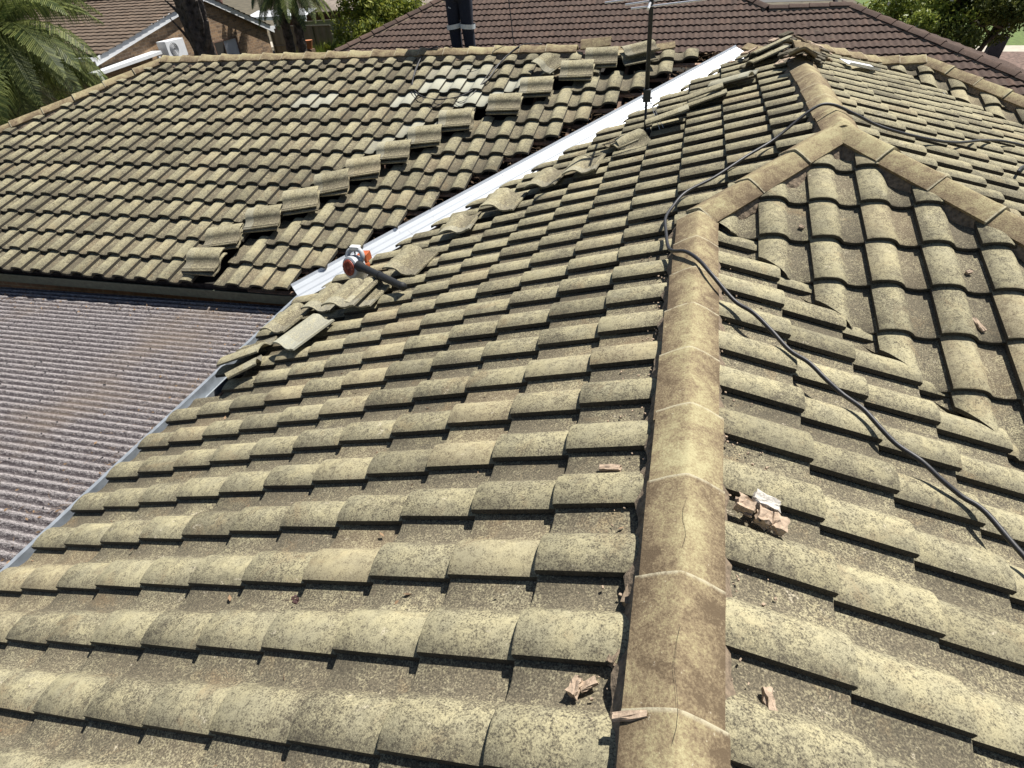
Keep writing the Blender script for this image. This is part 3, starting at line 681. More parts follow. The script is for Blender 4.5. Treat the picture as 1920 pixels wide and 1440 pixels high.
# lead on the rear right wing
def pF(x, y, h): return Vector((x, y - SN * h, ZF - T * (YF - y) + CS * h))
c4 = [pF(2.32, 8.55, .03), pF(2.44, 8.75, .08), pF(2.60, 8.83, .09), pF(2.76, 8.75, .08), pF(2.86, 8.45, .08), pF(2.92, 8.15, .08), pF(2.98, 7.85, .08), pF(3.10, 7.5, .08), pF(3.25, 7.1, .08)]
m = MB(); m.tube(smooth_path(c4, 5), .010, 8); tag(m.build('far_cable', M_BLACK, smooth=True), 'black cable looping down the small rear wing at far right', 'cable')

# ---- antenna
AX, AY = -.56, 6.36
az = T * AX
ant = empty('tv_antenna', (AX, AY, az), 'tall dark antenna mast with silver crossbars standing beside the valley', 'antenna')
m = MB(); m.tube([(AX, AY, az - .1), (AX - .01, AY, az + .45)], .013, 10); m.tube([(AX - .01, AY, az + .38), (AX - .04, AY, az + 2.6)], .021, 12)
m.build('mast', M_POLEM, ant, smooth=True)
m = MB(); m.box((AX - .005, AY - .01, az + .42), (.07, .07, .11)); m.tube([(AX - .05, AY - .03, az + .40), (AX + .05, AY - .03, az + .40)], .008, 6); m.build('clamp', M_POLEM, ant)
m = MB(); m.box((AX, AY, az + .06), (.12, .05, .08), Matrix.Rotation(-.3, 3, 'Y')); m.tube([(AX - .04, AY, az + .08), (AX + .03, AY - .03, az - .06)], .012, 6); m.build('foot_bracket', M_POLEM, ant)
for dx, dy in ((.15, -.10), (.18, -.06)):
    m = MB(); m.tube([(AX, AY, az + .42), (AX + dx, AY + dy, T * (AX + dx) + .07)], .0025, 5); m.build('guy_wire', M_ALU, ant)
bz = az + 1.19
m = MB(); m.tube([(AX - .03, AY - .25, bz - .02), (AX - .03, AY + .9, bz + .10)], .012, 8); m.build('boom', M_ALU, ant)
for i, (y_, xa, za, xb_, zb_) in enumerate([(6.36, -.76, .965, -.10, 1.005), (6.44, -.82, .99, -.30, 1.03), (6.52, -1.02, 1.005, -.45, 1.045), (6.75, -.95, 1.06, -.25, 1.10), (6.98, -.92, 1.09, -.28, 1.12), (7.2, -.9, 1.10, -.3, 1.13)]):
    m = MB(); m.tube([(xa, y_ - .03, za), (xb_, y_ + .03, zb_)], .008, 8); m.build('crossbar', M_ALU, ant)

# ---- leaf blower
M_ORANGE = simple('orange_plastic', (.42, .10, .03), .5, var=.25, bmp=0)
M_GREYP = simple('grey_plastic', (.42, .44, .46), .45, var=.06, bmp=0)
M_BLKP = simple('black_plastic', (.012, .013, .015), .65, var=.1, bmp=0)
M_WHITEP = simple('white_plastic', (.72, .73, .72), .4, var=.04, bmp=0)
M_REDG = simple('red_grille', (.30, .06, .03), .5, var=.1)
BLO = Vector((-3.00, 4.36, -.79))
blw = empty('leaf_blower', BLO, 'handheld leaf blower, grey and orange with long black tube, lying on loose tiles', 'leaf blower')
fan_ax = Vector((-.35, -.90, .25)).normalized()
fx = fan_ax.cross(Vector((0, 0, 1))).normalized(); fz = fx.cross(fan_ax).normalized()
def ring(c, r, n=28, ax=fan_ax, a=None, b=None): return [c + (a or fx) * r * math.cos(2 * math.pi * k / n) + (b or fz) * r * math.sin(2 * math.pi * k / n) for k in range(n)]
def lathe(mb, c, ax, prof_, n=28, a=None, b=None):
    V = []; 
    for (t, r_) in prof_: V += ring(c + ax * t, r_, n, ax, a, b)
    F = [(j * n + k, j * n + (k + 1) % n, (j + 1) * n + (k + 1) % n, (j + 1) * n + k) for j in range(len(prof_) - 1) for k in range(n)]
    F += [tuple(range(n))[::-1], tuple((len(prof_) - 1) * n + k for k in range(n))]
    mb.add(V, F)
m = MB(); lathe(m, BLO, fan_ax, [(-.075, .09), (-.07, .112), (-.03, .125), (.03, .125), (.06, .115), (.07, .095)]); m.build('fan_housing', M_GREYP, blw, smooth=False, bevel=.004)
m = MB(); lathe(m, BLO, fan_ax, [(.066, .088), (.080, .086), (.088, .07), (.088, .02)]); 
for k in range(14):
    a_ = 2 * math.pi * k / 14; dd = fx * math.cos(a_) + fz * math.sin(a_); m.tube([BLO + fan_ax * .092 + dd * .02, BLO + fan_ax * .090 + dd * .08], .003, 5)
m.build('intake_grille', M_REDG, blw)
m = MB(); lathe(m, BLO - fan_ax * .0, -fan_ax, [(.07, .085), (.12, .085), (.165, .07), (.19, .04)], 20); m.box(BLO - fan_ax * .14 + fz * .09, (.12, .12, .09), jit=.006); m.build('engine_cover', M_ORANGE, blw, bevel=.006)
m = MB(); m.box(BLO - fan_ax * .10 - fz * .10 + fx * .02, (.13, .11, .09), jit=.004); m.build('fuel_tank', M_WHITEP, blw, bevel=.012)
hp = [BLO + fz * .09 + fx * .08 + fan_ax * .02, BLO + fz * .15 + fx * .075, BLO + fz * .185 + fx * .02 - fan_ax * .02, BLO + fz * .185 - fx * .06 - fan_ax * .03, BLO + fz * .14 - fx * .10 - fan_ax * .03, BLO + fz * .07 - fx * .09 - fan_ax * .02]
m = MB(); m.tube(smooth_path(hp, 5), [.027] * 26, 10); h_ = m.build('handle', M_GREYP, blw, smooth=True)
m = MB(); m.tube([BLO + fz * .17 + fx * .01 - fan_ax * .02, BLO + fz * .13 - fx * .0 - fan_ax * .02], .008, 8); m.build('trigger', M_BLKP, h_)
m = MB(); m.box(BLO + fz * .205 - fan_ax * .02, (.11, .07, .04)); m.build('handle_cap', M_WHITEP, blw, bevel=.01)
t0 = BLO + Vector((.06, -.02, .03)); t1 = Vector((-2.10, 3.67, -.600)); td = t1 - t0
m = MB(); m.tube([t0 + td * t for t in (0, .10, .12, .50, .52, .96, .97, 1.0)], [.062, .050, .042, .038, .041, .034, .040, .040], 20)
tb_ = m.build('blower_tube', M_BLKP, blw, smooth=True)
m = MB(); m.tube([t0 + td * .49, t0 + td * .535], .045, 20); m.build('joint_collar', M_BLKP, tb_)

blw.scale = (.86, .86, .86)
# ---- leaf litter and debris in the valley
lm = MB()
def twig(p, L, r_, mb):
    d = Vector((random.gauss(0, 1), random.gauss(0, 1), random.gauss(0, .35))).normalized(); q = p + d * L * .5 + Vector((random.gauss(0, L * .1), random.gauss(0, L * .1), 0))
    mb.tube([p, q, p + d * L], [r_, r_ * .8, r_ * .4], 4)
for i in range(1500):
    t = random.random(); b = V0 + (V1 - V0) * t; s_ = random.choice([1, 1, 1, -1])
    off = abs(random.gauss(0, .13)) + .19 if s_ > 0 else .20 + abs(random.gauss(0, .02))
    q = b + (Vector((-S2, S2, 0)) * off if s_ > 0 else Vector((S2, -S2, 0)) * off)
    q.z = (TB * (q.y - BO) if s_ > 0 else T * q.x) - random.uniform(.0, .11) + (.03 if s_ < 0 else .02)
    if random.random() < .55: twig(q, random.uniform(.03, .16), random.uniform(.001, .003), lm)
    else:
        a = Vector((random.gauss(0, 1), random.gauss(0, 1), random.gauss(0, .4))).normalized() * random.uniform(.01, .035); b_ = a.cross(Vector((random.gauss(0, 1), random.gauss(0, 1), 1))).normalized() * a.length * .4
        lm.add([q - a, q - b_, q + a, q + b_], [(0, 1, 2, 3)])
M_LITTER = simple('leaf_litter', (.20, .13, .075), .9, var=.6, scale=14)
tag(lm.build('leaf_litter', M_LITTER), kind='stuff', label='brown twigs and leaves packed along the opened valley')
lm = MB()
for i in range(900):      # litter on the corrugated sheet and in the pans
    if i < 650:
        e = abs(random.gauss(0, .35)); 
        if random.random() < .6: x = -4.05 - e; y = random.uniform(1.0, 4.6)
        else: x = random.uniform(-8, -4.1); y = 4.6 - abs(random.gauss(0, .2))
        q = Vector((x, y, -1.485 + .015 * (x + 4)))
    else:
        x = random.uniform(-3.7, -.15); n_ = random.randint(-2, 22); y = yA + W * n_ - random.uniform(.03, .1)
        if y > BO + x - .3 or (x > y - YV and y > YV): continue
        q = pA(x, y, .025)
    if random.random() < .6: twig(q, random.uniform(.01, .09 if i < 650 else .035), .0012, lm)
    else:
        a = Vector((random.gauss(0, 1), random.gauss(0, 1), .1)).normalized() * random.uniform(.006, .02); b_ = Vector((-a.y, a.x, .01)) * .4
        lm.add([q - a, q - b_, q + a, q + b_], [(0, 1, 2, 3)])
tag(lm.build('leaf_scraps', M_LITTER), kind='stuff', label='scattered leaf scraps on the sheet roof and tile pans')
m = MB(); q = pA(-1.46, .92, .035)
for k in range(16): a = q + Vector((random.gauss(0, .008), random.gauss(0, .008), abs(random.gauss(0, .006)))); m.box(a, (.009, .007, .007), jit=.002)
m.tube([q, q + Vector((-.05, -.012, .002))], .0012, 5)
tag(m.build('seed_cluster', simple('dark_seed', (.05, .022, .02), .8)), 'small dark red seed cluster in a pan at lower left', 'seed cluster')

# ---- corrugated patio roof
pat = empty('patio_cover', (-6.2, 2.5, -4.2), 'low patio cover of dirty translucent corrugated sheet, filling the corner at left', 'patio cover')
m_, nt, b = newmat('dirty_glare_polycarbonate'); v = objvec(nt)
mp = N(nt, 'ShaderNodeMapping'); mp.inputs['Scale'].default_value = (1, 3.2, 1); nt.links.new(v, mp.inputs[0])
n1 = noise(nt, mp.outputs[0], 34, 7, .8, .8); n2 = noise(nt, v, .8, 4, .6); n3 = noise(nt, v, 140, 4, .8)
at = N(nt, 'ShaderNodeAttribute', attribute_name='tint'); sp_ = N(nt, 'ShaderNodeSeparateColor'); nt.links.new(at.outputs['Color'], sp_.inputs[0])
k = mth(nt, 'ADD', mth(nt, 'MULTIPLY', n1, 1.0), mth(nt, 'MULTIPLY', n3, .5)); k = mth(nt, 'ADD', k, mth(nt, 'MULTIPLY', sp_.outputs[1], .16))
c_ = mix(nt, val(nt, k, .78, .98), (.028, .020, .023), (.42, .385, .375))  # pale speckle paints glare into the dirty sheet's colour, densest on the crests
c_ = mix(nt, mth(nt, 'MULTIPLY', val(nt, n2, .50, .68), .5), c_, (.19, .145, .105))
nt.links.new(c_, b.inputs['Base Color']); b.inputs['Roughness'].default_value = .75
bump(nt, b, n1, .8, .008)
V = []; tt = []; F = []; nx = 24; ys = np.arange(-2.2, 4.70, .076 / 8)
for j, y in enumerate(ys):
    ph = math.cos(2 * math.pi * y / .076)
    for i in range(nx):
        x = -8.25 + (8.25 - 3.90) * i / (nx - 1)
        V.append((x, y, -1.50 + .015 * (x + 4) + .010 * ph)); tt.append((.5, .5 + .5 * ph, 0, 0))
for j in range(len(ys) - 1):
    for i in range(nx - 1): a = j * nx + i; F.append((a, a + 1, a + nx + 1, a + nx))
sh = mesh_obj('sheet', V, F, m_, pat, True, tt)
md = sh.modifiers.new('t', 'SOLIDIFY'); md.thickness = .002
for x in (-8.2, -6.1, -4.1):
    MB().box((x, 1.2, -1.59 + .015 * (x + 4)), (.05, 6.8, .10)).build('beam', M_WHITE, pat)
for x, y in ((-8.2, 4.4), (-8.2, 1), (-8.2, -2)): MB().box((x, y, -3.0), (.09, .09, 2.5)).build('post', M_WHITE, pat)
m = MB(); m.tube([(-8.30, 4.75, -1.74), (-8.30, -2.2, -1.74)], .01, 4)
m.add([(-8.27, 4.7, -1.72), (-8.33, 4.7, -1.72), (-8.33, -2.2, -1.72), (-8.27, -2.2, -1.72)], [(0, 1, 2, 3)]); m.build('edge_trim', M_WHITE, pat)
m = MB()
for i in range(200):
    x = random.uniform(-8.2, -4.0); y = round(random.uniform(-2, 4.6) / .076) * .076
    if i < 120: x = random.choice([-8.2, -7.15, -6.1, -5.1, -4.1]) + random.uniform(-.01, .01)
    m.tube([(x, y, -1.492 + .015 * (x + 4)), (x, y, -1.484 + .015 * (x + 4))], .007, 6)
m.build('roofing_screws', M_BLKP, pat)['kind'] = 'stuff'

# ================================================================ person on the back slope
def skin_body(name, joints, edges, radii, mat, parent=None, sub=2):
    me = bpy.data.meshes.new(name); me.from_pydata([tuple(j) for j in joints], edges, [])
    o = bpy.data.objects.new(name, me); col.objects.link(o)
    if parent: o.parent = parent; o.matrix_parent_inverse = Matrix.Translation(-Vector(total_loc(parent)))
    sk = o.modifiers.new('skin', 'SKIN'); sk.use_smooth_shade = True
    lay = me.skin_vertices[0].data
    for i, r_ in enumerate(radii):
        lay[i].radius = r_ if isinstance(r_, tuple) else (r_, r_)
    lay[0].use_root = True
    sb = o.modifiers.new('sub', 'SUBSURF'); sb.levels = sub; sb.render_levels = sub
    me.materials.append(mat)
    return o
PX, PY = -3.53, 9.58
PZ = ZR - TB * (PY - YR) + .045        # feet on the rear slope
wk = empty('worker', (PX, PY, PZ), 'person in navy work trousers with pale reflective bands, standing behind the back ridge', 'person')
hipz = PZ + .93
J = [(PX, PY, hipz), (PX, PY, PZ + 1.15), (PX, PY - .01, PZ + 1.40), (PX, PY, PZ + 1.50), (PX, PY, PZ + 1.57), (PX, PY - .02, PZ + 1.66), (PX, PY - .01, PZ + 1.74),
     (PX - .10, PY, PZ + .88), (PX - .105, PY - .01, PZ + .50), (PX - .095, PY, PZ + .28), (PX - .08, PY, PZ + .10), (PX - .085, PY - .13, PZ + .045),
     (PX + .10, PY, PZ + .88), (PX + .10, PY - .02, PZ + .50), (PX + .105, PY, PZ + .28), (PX + .12, PY, PZ + .10), (PX + .135, PY - .13, PZ + .045),
     (PX - .19, PY, PZ + 1.42), (PX - .27, PY - .03, PZ + 1.14), (PX - .24, PY - .22, PZ + .97),
     (PX + .19, PY, PZ + 1.42), (PX + .27, PY - .03, PZ + 1.14), (PX + .24, PY - .22, PZ + .97)]
Ed = [(0, 1), (1, 2), (2, 3), (3, 4), (4, 5), (5, 6), (0, 7), (7, 8), (8, 9), (9, 10), (10, 11), (0, 12), (12, 13), (13, 14), (14, 15), (15, 16), (2, 17), (17, 18), (18, 19), (2, 20), (20, 21), (21, 22)]
Rd = [(.15, .11), (.135, .10), (.16, .11), .055, .055, (.075, .09), (.06, .07), .095, .065, .06, .045, .035, .095, .065, .06, .045, .035, .05, .04, .028, .05, .04, .028]
skin_body('body', J, Ed, Rd, M_SKIN, wk)
q = [(PX, PY, hipz + .06), (PX - .095, PY, PZ + .80), (PX - .105, PY - .01, PZ + .50), (PX - .098, PY, PZ + .30), (PX - .085, PY, PZ + .07), (PX + .095, PY, PZ + .80), (PX + .10, PY - .02, PZ + .50), (PX + .108, PY, PZ + .30), (PX + .12, PY, PZ + .07)]
tr = skin_body('trousers', q, [(0, 1), (1, 2), (2, 3), (3, 4), (0, 5), (5, 6), (6, 7), (7, 8)], [(.175, .135), .118, .098, .092, .082, .118, .098, .092, .082], M_NAVY, wk)
for sx, xx, zz in ((-1, PX - .104, PZ + .47), (1, PX + .102, PZ + .47)):
    V = []; 
    for z_, r_ in ((-.03, .132), (.03, .134)):
        for k in range(24): a = 2 * math.pi * k / 24; V.append((xx + r_ * math.cos(a) * .84, PY - .008 + r_ * math.sin(a), zz + z_ + .012 * math.cos(a) * -sx))
    MB().add(V, [(k, (k + 1) % 24, 24 + (k + 1) % 24, 24 + k) for k in range(24)]).build('reflective_band', M_REFL, tr, smooth=True)
MB().add([(PX - .13, PY - .125, PZ + .715), (PX - .09, PY - .13, PZ + .70), (PX - .085, PY - .13, PZ + .712), (PX - .125, PY - .125, PZ + .728)], [(0, 1, 2, 3)]).build('pocket_tab', M_GREYP, tr)
jk = skin_body('shirt', [(PX, PY, PZ + 1.0), (PX, PY, PZ + 1.2), (PX, PY - .01, PZ + 1.42), (PX, PY, PZ + 1.49), (PX - .19, PY, PZ + 1.43), (PX - .26, PY - .03, PZ + 1.18), (PX + .19, PY, PZ + 1.43), (PX + .26, PY - .03, PZ + 1.18)],
          [(0, 1), (1, 2), (2, 3), (2, 4), (4, 5), (2, 6), (6, 7)], [(.18, .135), (.165, .13), (.175, .13), .075, .08, .07, .08, .07], simple('orange_shirt', (.55, .15, .03), .85), wk)
hz_ = PZ + 1.68
m = MB(); lathe(m, Vector((PX, PY + .01, hz_)), Vector((0, 0, 1)), [(0, .16), (.012, .155), (.02, .105), (.09, .095), (.12, .06), (.125, .01)], 24, Vector((1, 0, 0)), Vector((0, 1, 0))); m.build('hat', M_NAVY, wk, smooth=True)
fm = MB()
for sx in (-1, 1): fm.box((PX + sx * .03, PY - .105, PZ + 1.655), (.022, .01, .01))
fm.build('eyes', M_BLKP, wk)
MB().add([(PX - .012, PY - .10, PZ + 1.625), (PX + .012, PY - .10, PZ + 1.625), (PX, PY - .125, PZ + 1.628), (PX, PY - .10, PZ + 1.66)], [(0, 1, 2), (0, 2, 3), (1, 3, 2), (0, 3, 1)]).build('nose', M_SKIN, wk)
MB().box((PX, PY - .10, PZ + 1.60), (.045, .01, .008)).build('mouth', simple('lips', (.3, .12, .1)), wk)
for sx in (-1, 1):
    hb = Vector((PX + sx * .235, PY - .25, PZ + .95))
    for k, (L, a) in enumerate(((.062, -.02), (.07, -.007), (.066, .007), (.052, .02))):
        m = MB(); m.tube([hb + Vector((a, 0, 0)), hb + Vector((a, -.03, -.02)), hb + Vector((a, -.035, -.02 - L * .5))], [.009, .008, .006], 8); m.build('finger', M_SKIN, wk, smooth=True)
    m = MB(); m.tube([hb + Vector((-sx * .02, .02, 0)), hb + Vector((-sx * .045, -.01, -.01)), hb + Vector((-sx * .045, -.03, -.03))], [.011, .01, .007], 8); m.build('thumb', M_SKIN, wk, smooth=True)
for sx, bx_ in ((-1, PX - .085), (1, PX + .125)):
    m = MB(); m.tube([(bx_, PY + .05, PZ + .05), (bx_, PY - .04, PZ + .05), (bx_ + sx * .01, PY - .17, PZ + .035)], [.05, .052, .038], 12); m.tube([(bx_, PY, PZ + .03), (bx_, PY, PZ + .14)], .055, 12); m.build('boot', M_BLKP, wk, smooth=True)

# ================================================================ ground and surroundings
gv = [(-150, -60, -4.2), (150, -60, -4.2), (150, 200, -4.2), (-150, 200, -4.2)]
tag(mesh_obj('ground', gv, [(0, 1, 2, 3)], M_GROUND), kind='structure')
def sheet(name, pts, mat, z): return tag(mesh_obj(name, [(x, y, z) for x, y in pts], [tuple(range(len(pts)))], mat), kind='structure')
M_GRASS = simple('grass', (.085, .13, .022), .9, var=.45, scale=6, bmp=.5, bd=.05)
M_CONC = simple('concrete', (.42, .38, .31), .9, var=.12, scale=4)
M_ROAD = simple('asphalt', (.09, .088, .085), .9, var=.15, scale=20)
M_MULCH = simple('bark_mulch', (.15, .10, .08), .95, var=.6, scale=9, bmp=.8, bd=.05)
def rotor(mat): return mat
sheet('lawn', [(11.5, 36.5), (60, 30), (60, 75), (10, 75)], M_GRASS, -4.19)
sheet('footpath', [(11.0, 35.2), (60, 28.5), (60, 30), (11.2, 36.8)], M_CONC, -4.186)
sheet('garden_bed', [(9, 24), (60, 20), (60, 28.5), (11, 35.2)], M_MULCH, -4.19)
sheet('road', [(-20, 60), (60, 52), (60, 60), (-20, 68)], M_ROAD, -4.182)
sheet('lawn', [(-27, 32), (-12, 27), (-9, 42), (-24, 44)], M_GRASS, -4.19)
sheet('footpath', [(-34, 41.5), (-18.5, 47), (-18.5, 52), (-34, 44.6)], M_CONC, -4.186)

def leaf_mat(name, c, c2, rough=.5):
    m, nt, b = newmat(name); v = objvec(nt)
    n1 = noise(nt, v, 2.2, 3); oi = N(nt, 'ShaderNodeNewGeometry').outputs['Random Per Island']
    k = mth(nt, 'ADD', mth(nt, 'MULTIPLY', n1, .6), mth(nt, 'MULTIPLY', oi, .5))
    nt.links.new(ramp(nt, k, [(.3, c), (.8, c2)]), b.inputs['Base Color']); b.inputs['Roughness'].default_value = rough; b.inputs['Specular IOR Level'].default_value = .3
    b.inputs['Subsurface Weight'].default_value = 0
    tr = N(nt, 'ShaderNodeBsdfTranslucent'); ms = N(nt, 'ShaderNodeMixShader'); ms.inputs[0].default_value = .3
    nt.links.new(b.inputs['Base Color'].links[0].from_socket, tr.inputs[0]); out = nt.nodes['Material Output']
    nt.links.new(b.outputs[0], ms.inputs[1]); nt.links.new(tr.outputs[0], ms.inputs[2]); nt.links.new(ms.outputs[0], out.inputs[0])
    return m
M_PALM = leaf_mat('palm_leaf', (.035, .06, .014), (.22, .25, .07), .55)
M_BUSH = leaf_mat('bush_leaf', (.09, .13, .02), (.34, .36, .06), .6)
M_TREE = leaf_mat('tree_leaf', (.05, .07, .018), (.17, .19, .045), .6)
M_BARK = simple('bark', (.10, .075, .055), .95, var=.5, scale=12, bmp=.8, bd=.03)
M_DBARK = simple('dark_bark', (.07, .058, .05), .95, var=.85, scale=7, bmp=1, bd=.05)
M_PETAL = simple('white_petal', (.75, .7, .62), .6, var=.05)

def leaves(centers, sizes, aspect=.45, mb=None):
    mb = mb or MB()
    for c, s_ in zip(centers, sizes):
        a = Vector(rng.normal(0, 1, 3)).normalized(); b = a.cross(Vector(rng.normal(0, 1, 3))).normalized()
        a *= s_; b *= s_ * aspect
        mb.add([c - a, c - b * .9, c + a, c + b * .9], [(0, 1, 2, 3)])
    return mb
def crown_points(c, rad, n, clumps=26, seed=0):
    g_ = np.random.default_rng(seed); cl = []
    for i in range(clumps):
        d = g_.normal(0, 1, 3); d /= np.linalg.norm(d); r_ = g_.uniform(.35, 1.0)
        cl.append((np.array(c) + d * np.array(rad) * r_, g_.uniform(.22, .42)))
    P = []
    for i in range(n):
        cc, s_ = cl[g_.integers(clumps)]; d = g_.normal(0, 1, 3); d /= np.linalg.norm(d)
        P.append(Vector(cc + d * np.array(rad) * s_ * g_.uniform(.6, 1.05)))
    return P
def limb_tree(name, base, crown_c, rad, nl, ls, mat, bark, label, cat, group=None, stems=3, seed=1, trunk_r=.14):
    rt = empty(name, base, label, cat, group); rnd = random.Random(seed)
    m = MB(); b0 = Vector(base); cc = Vector(crown_c)
    for s_ in range(stems):
        tgt = cc + Vector((rnd.uniform(-.6, .6) * rad[0], rnd.uniform(-.6, .6) * rad[1], rnd.uniform(-.1, .5) * rad[2]))
        mid = b0.lerp(tgt, .45) + Vector((rnd.uniform(-.3, .3), rnd.uniform(-.3, .3), 0))
        m.tube(smooth_path([b0 + Vector((rnd.uniform(-.08, .08), 0, 0)), mid, tgt], 5), [trunk_r * (1 - .075 * i) for i in range(11)], 8)
        for k in range(4):
            st = mid.lerp(tgt, rnd.uniform(.1, .8)); e = st + Vector((rnd.uniform(-1, 1) * rad[0], rnd.uniform(-1, 1) * rad[1], rnd.uniform(.1, .8) * rad[2])) * .6
            m.tube([st, st.lerp(e, .5) + Vector((0, 0, .1)), e], [trunk_r * .4, trunk_r * .28, .015], 6)
    m.build('trunk', bark, rt, smooth=True)
    P = crown_points(crown_c, rad, nl, 30, seed)
    leaves(P, [rng.uniform(.6, 1.3) * ls for _ in P]).build('crown', mat, rt)
    return rt
# --- palms
def palm(base, top, nf, flen, label, group, seed=3, trunk_r=.16, droop=1.0, mat=None, bark=None, name='palm_tree'):
    rnd = random.Random(seed); rt = empty(name, base, label, 'palm tree', group)
    b0 = Vector(base); tp = Vector(top)
    m = MB(); n = 22; pts = [b0.lerp(tp, i / n) for i in range(n + 1)]
    m.tube(pts, [trunk_r * (1.15 if i % 2 else .95) * (1.1 - .2 * i / n) for i in range(n + 1)], 12); m.build('trunk', bark or M_BARK, rt, smooth=False)
    for f in range(nf):
        a = 2 * math.pi * (f * .382 + rnd.uniform(-.03, .03)); el = rnd.uniform(-.15, 1.25); L = flen * rnd.uniform(.8, 1.1)
        d = Vector((math.cos(a) * math.cos(el), math.sin(a) * math.cos(el), math.sin(el))); ps = []; p = tp.copy(); st = 14
        for i in range(st + 1):
            ps.append(p.copy()); p = p + d * (L / st); d = (d + Vector((0, 0, -.13 * droop))).normalized()
        mb = MB(); mb.tube(ps, [.022 * (1 - .85 * i / st) for i in range(st + 1)], 5)
        nlf = 64
        for i in range(nlf):
            t = .15 + .85 * i / nlf; j = min(st - 1, int(t * st)); q = ps[j].lerp(ps[j + 1], t * st - j); dr = (ps[j + 1] - ps[j]).normalized()
            sd_ = dr.cross(Vector((0, 0, 1))).normalized(); ll = min(.95, flen * .27) * math.sin(math.pi * min(1, t * .85 + .12)) * rnd.uniform(.8, 1.15)
            for s_ in (-1, 1):
                e1 = (sd_ * s_ + dr * .55 + Vector((0, 0, -.25))).normalized(); e2 = (sd_ * s_ * .30 + dr * .30 + Vector((0, 0, -1.5 * droop))).normalized()
                m1 = q + e1 * ll * .5; m2 = m1 + e2 * ll * .55; wv = dr * .011
                mb.add([q - wv, q + wv, m1 + wv * 1.1, m1 - wv * 1.1, m2], [(0, 1, 2, 3), (3, 2, 4)])
        mb.build('frond', mat or M_PALM, rt)
    return rt
palm((-16.7, 13.2, -4.2), (-17.2, 13.4, .15), 58, 3.2, 'large green palm with drooping fronds, at the top left corner', 'palm trees', 3, .17, 1.15)
palm((-19.2, 12.6, -4.2), (-19.2, 12.4, -1.3), 40, 3.0, 'lower yellowish palm at the left edge, below the large palm', 'palm trees', 8, .2, 1.15, leaf_mat('palm_leaf_yellow', (.10, .10, .02), (.32, .28, .07), .6))
for i, (x, y, top, lb) in enumerate([(-15.3, 24, .9, 'dark-trunked palm behind the gable house, right of its partner'), (-16.2, 24.6, 1.3, 'dark-trunked palm behind the gable house, left of its partner')]):
    palm((x, y, -4.2), (x + .1, y, top - .6), 20, 2.0, lb, 'palm trees', 20 + i, .17, 1.2, None, M_DBARK)
palm((-14.3, 24.4, -4.2), (-14.3, 24.4, -2.1), 16, .8, 'short bright green palm shrub beside the dark palm trunks', 'palm trees', 31, .12, .8, M_BUSH)
# --- dead trunk
rt = empty('dead_tree', (-14.3, 17, -4.2), 'thick dead tree trunk with charred split bark in front of the gable', 'dead tree')
rnd = random.Random(5); V = []; F = []; nr, na = 40, 26
for j in range(nr + 1):
    t = j / nr; z = -4.2 + 5.9 * t; r0 = .24 + .14 * max(0, (t - .45) / .55)
    cx_ = -14.30 + .25 * t
    for k in range(na):
        a = 2 * math.pi * k / na; r_ = r0 * (1 + .16 * math.sin(5 * a + 3 * t) + .12 * math.sin(9 * a - 7 * t) + rnd.uniform(-.09, .09))
        V.append((cx_ + r_ * math.cos(a), 17 + r_ * math.sin(a), z))
for j in range(nr):
    for k in range(na): F.append((j * na + k, j * na + (k + 1) % na, (j + 1) * na + (k + 1) % na, (j + 1) * na + k))
F.append(tuple(nr * na + k for k in range(na)))
mesh_obj('trunk', V, F, M_DBARK, rt)
for (a, b_, r_) in (((-14.05, 16.9, -.75), (-13.55, 16.8, .05), .10), ((-14.0, 16.9, -.4), (-13.62, 16.7, .55), .07), ((-14.35, 16.9, .1), (-14.75, 16.8, .6), .06), ((-14.4, 16.9, -.5), (-14.78, 16.8, .15), .05)):
    m = MB(); m.tube([a, Vector(a).lerp(Vector(b_), .5) + Vector((.05, 0, -.04)), b_], [r_, r_ * .8, r_ * .25], 7); m.build('branch_stub', M_DBARK, rt)
# --- gable house
gh = empty('gable_house', (-21, 22, -4.2), 'brown brick house with white-edged gable and tan tiled roof, top left', 'house')
GX = -18.0
AP = (22.4, .30); LP = (16.6, -.83); RP = (26.3, -1.22)
m = MB(); m.add([(GX, LP[0] + .3, -4.2), (GX, RP[0] - .3, -4.2), (GX, RP[0] - .3, RP[1] + .1), (GX, AP[0], AP[1] - .03), (GX, LP[0] + .3, LP[1] + .03)], [(0, 1, 2, 3, 4)])
m.add([(GX, LP[0] + .3, -4.2), (GX - 14, LP[0] + .3, -4.2), (GX - 14, LP[0] + .3, LP[1]), (GX, LP[0] + .3, LP[1])], [(0, 1, 2, 3)])
m.add([(GX, RP[0] - .3, -4.2), (GX - 14, RP[0] - .3, -4.2), (GX - 14, RP[0] - .3, RP[1]), (GX, RP[0] - .3, RP[1])], [(3, 2, 1, 0)])
m.add([(GX - 14, LP[0] + .3, -4.2), (GX - 14, RP[0] - .3, -4.2), (GX - 14, RP[0] - .3, RP[1] + .1), (GX - 14, AP[0], AP[1] - .03), (GX - 14, LP[0] + .3, LP[1] + .03)], [(4, 3, 2, 1, 0)])
m.build('wall', brick_material('gable_brick', (.36, .24, .14), (.17, .115, .075), (.30, .25, .19)), gh)
